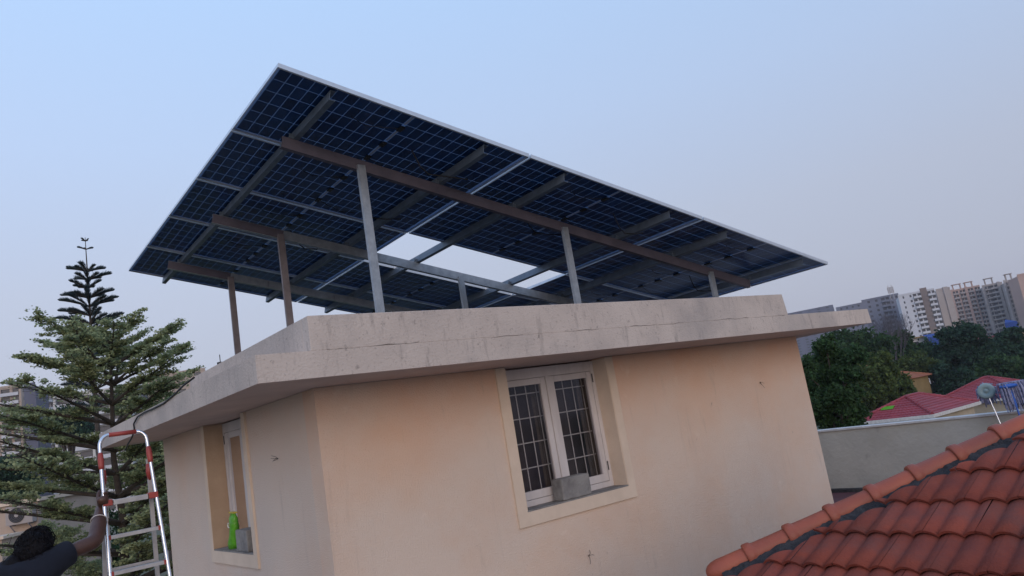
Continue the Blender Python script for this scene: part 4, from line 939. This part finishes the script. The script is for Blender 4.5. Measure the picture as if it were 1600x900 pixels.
tower('apartment_tower', 1306, 482, 600, 1347, -26, 20, [(.1,'wall')]+[(.14,'win'),(.05,'wall')]*4, 3.1, M['tw_grey'], 'distant grey slab block above the tip of the roof slab')
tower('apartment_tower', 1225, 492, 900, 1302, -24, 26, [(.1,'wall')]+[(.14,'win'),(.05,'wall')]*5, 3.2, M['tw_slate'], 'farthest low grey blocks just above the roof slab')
# aerial masts on the grey block
def masts():
    for i, (u, v) in enumerate(((1387, 446), (1392, 445))):
        p = at(u, v, 455); q = MB(); z0 = at(1390, 466, 455).z-1
        q.tube([(p.x, p.y, z0), (p.x, p.y, p.z)], .16, 5)
        for s in (-1, 1): q.box(p.x+s*.6-.2, p.x+s*.6+.2, p.y-.2, p.y+.2, p.z-5, p.z-1.2)
        q.box(p.x-.7, p.x+.7, p.y-.05, p.y+.05, p.z-3.2, p.z-2.9)
        tag(q.build('aerial_mast', M['tw_beige']), ('left' if i == 0 else 'right')+' of the two thin aerial masts on top of the grey block', 'mast', 'aerial masts')
masts()
# left-hand blocks
tower('apartment_block', -70, 617, 262, 34, 14, 20, [(.3,'bal'),(.12,'wall'),(.3,'bal'),(.08,'wall'),(.12,'win'),(.02,'wall'),(.40,'bal'),(.05,'rib')], 2.95, M['peach2'], 'pale peach apartment block with stacked balconies beyond the layered tree', m_balc=M['tw_white'], group='apartment blocks beyond the trees')
tower('stair_tower', 37, 603, 245, 55, 14, 12, [(1,'wall')], 3, M['tw_slate'], 'windowless slate grey stair tower beside the pale block', group='apartment blocks beyond the trees')
tower('apartment_block', 56, 618, 262, 84, 14, 18, [(.2,'wall'),(.3,'win'),(.5,'bal')], 2.95, M['tw_beige'], 'narrow beige block between the stair tower and the pavilion', m_balc=M['tw_white'], group='apartment blocks beyond the trees')
tower('pavilion_block', 84, 622, 230, 200, 14, 16, [(.03,'rib'),(.4,'bal'),(.03,'rib'),(.4,'bal'),(.03,'rib')], 3.4, M['coping'], 'long low pavilion with a pale flat canopy behind the layered tree', m_balc=M['tw_white'], group='apartment blocks beyond the trees')
tower('apartment_block', 222, 591, 300, 320, 12, 18, [(.08,'wall'),(.05,'rib'),(.3,'win'),(.05,'rib'),(.25,'win'),(.25,'win')], 3.0, M['peach2'], 'pale block with dark windows rising over the far end of the slab', group='apartment blocks beyond the trees')
tower('stair_tower', 203, 607, 292, 223, 12, 12, [(1,'wall')], 3, M['tw_slate'], 'blue grey wall panel block at the left of the pale windowed block', group='apartment blocks beyond the trees')
# low buildings between the trees on the right
def low_block(name, u0, u1, v0, Y, depth, m, label, h_over=.5, m_roof=None):
    a = at(u0, v0, Y); b = at(u1, v0-(u1-u0)*.165, Y); F = Fr(V((a.x, a.y, GZ)), V((1,0,0)), V((0,1,0)), EZ); Wd = b.x-a.x; HH = a.z-GZ
    R = thing(name, F(Wd/2, depth/2, 0), label, 'building'); q = MB(F); q.box(0, Wd, 0, depth, 0, HH-.3); q.build('wall', m, R)
    q = MB(F); q.box(-h_over, Wd+h_over, -h_over, depth+h_over, HH-.3, HH); q.build('roof', m_roof or M['coping'], R)
    q = MB(F); n = max(2, int(Wd/2.6))
    for k in range(n): q.box((k+.3)*Wd/n, (k+.7)*Wd/n, -.03, -.01, HH-2.2, HH-1.0)
    q.build('windows', M['tw_glass'], R, kind='stuff'); return F, Wd, HH
low_block('low_building', 1400, 1478, 532, 170, 12, M['tw_white'], 'low white building with a tan roof edge below the white tower', .8, M['yellow'])
p = at(1460, 527, 166); q = MB(); q.box(p.x-1.4, p.x+1.6, p.y, p.y+.1, p.z-1.8, p.z+.2); q.add([(p.x-1.4,p.y,p.z+.2),(p.x+1.6,p.y,p.z+.2),(p.x+1.8,p.y+2.5,p.z+.9),(p.x-1.2,p.y+2.5,p.z+.9)],[(0,1,2,3)]); tag(q.build('tarpaulin', M['blue_tarp']), 'blue tarpaulin hanging on the low white building', 'tarpaulin', 'blue tarpaulins')
low_block('low_building', 1575, 1640, 520, 150, 12, M['beige'], 'low building with a red roof edge at the picture edge', .8, M['maroon_roof'])
p = at(1580, 508, 147); q = MB(); q.box(p.x-1.1, p.x+1.3, p.y, p.y+.1, p.z-1.5, p.z+.6); q.add([(p.x-1.1,p.y,p.z+.6),(p.x+1.3,p.y,p.z+.6),(p.x+.4,p.y+2,p.z+1.3)],[(0,1,2)]); tag(q.build('tarpaulin', M['blue_tarp']), 'blue tarpaulin beside the red roof under the pink towers', 'tarpaulin', 'blue tarpaulins')
p = at(1405, 527, 140); q = MB()
for k in range(5): q.add([(p.x-2+k, p.y+k*.3, p.z-1), (p.x-.9+k, p.y+k*.3, p.z-1), (p.x-.9+k*.9, p.y+k*.3+.3, p.z+1.2+.4*(k%2))], [(0,1,2)])
q.add([(p.x-2,p.y+1.5,p.z-1),(p.x+3,p.y+1.5,p.z-1),(p.x+2,p.y+2.5,p.z+1)],[(0,1,2)]); tag(q.build('plastic_sheeting', M['tw_white']), 'crumpled pale sheeting at the foot of the grey block', 'sheeting')
# neighbour's house with the air conditioner, bottom left
def neighbour():
    Y = 25; a = at(58, 777, Y); F = Fr(V((a.x, a.y, GZ)), V((-.985, -.17, 0)).normalized(), V((-.17,.985,0)).normalized(), EZ); HH = a.z-GZ
    R = thing('neighbour_house', F(2, 2, 0), 'pale peach house with a flat parapet at the lower left behind the person', 'house')
    q = MB(F); q.box(0, 6, 0, 6, 0, HH-.12); q.build('wall', M['peach2'], R)
    q = MB(F); q.box(-.12, 6.1, -.12, 6.1, HH-.12, HH); q.build('coping', M['trim'], R)
    q = MB(F); z = at(30, 838, 23.4).z-GZ; q.box(.35, 6, -1.6, 0, z-.9, z); q.build('balcony', M['peach2'], R)
    q = MB(F); q.box(.25, 6.1, -1.7, 0, z, z+.09); q.build('balcony_rail', M['trim'], R)
    ac = thing('air_conditioner', F(.5, -.3, HH-.9), 'grey outdoor air conditioner unit with a round dark fan on the pale peach wall', 'air conditioner')
    z1 = HH-.17; z0 = z1-.58; q = MB(F); q.box(.02, .82, -.34, -.04, z0, z1); bevel(q.build('casing', M['tw_beige'], ac), .02, 2)
    q = MB(F); cx_, cz_ = .48, (z0+z1)/2
    q.tube([(cx_, -.36, cz_), (cx_, -.335, cz_)], .235, 24); q.build('fan_grille', M['jbox'], ac)
    q = MB(F); q.tube([(cx_, -.375, cz_), (cx_, -.36, cz_)], .06, 14)
    q.build('fan_hub', M['tw_beige'], ac)
    q = MB(F)
    for r_ in (.10, .15, .2): q.tube([(cx_+r_*math.cos(t), -.368, cz_+r_*math.sin(t)) for t in [2*math.pi*k/20 for k in range(21)]], .005, 4, cap=False)
    q.build('fan_guard', M['tw_slate'], ac)
    q = MB(F)
    for x_ in (.15, .7): q.bar((x_, -.34, z0-.02), (x_, 0, z0-.02), .03, .03); q.bar((x_, -.3, z0-.03), (x_, 0, z0-.25), .02, .02)
    q.build('bracket', M['tw_grey'], ac)
neighbour()
# ------------------------------------------------------------------ evening haze
print('triangles', sum(len(p.vertices)-2 for me in bpy.data.meshes for p in me.polygons))
def haze():
    q = MB(); q.box(-1500, 1500, -60, 1500, GZ-1, 75)
    m = bpy.data.materials.new('evening_haze'); m.use_nodes = True; t = m.node_tree; t.nodes.remove(t.nodes['Principled BSDF'])
    pv = t.nodes.new('ShaderNodeVolumePrincipled'); pv.inputs['Color'].default_value = (.86,.88,.97,1); pv.inputs['Density'].default_value = .00022
    t.links.new(pv.outputs[0], t.nodes['Material Output'].inputs['Volume'])
    o = q.build('haze', m); o['kind'] = 'stuff'
haze()
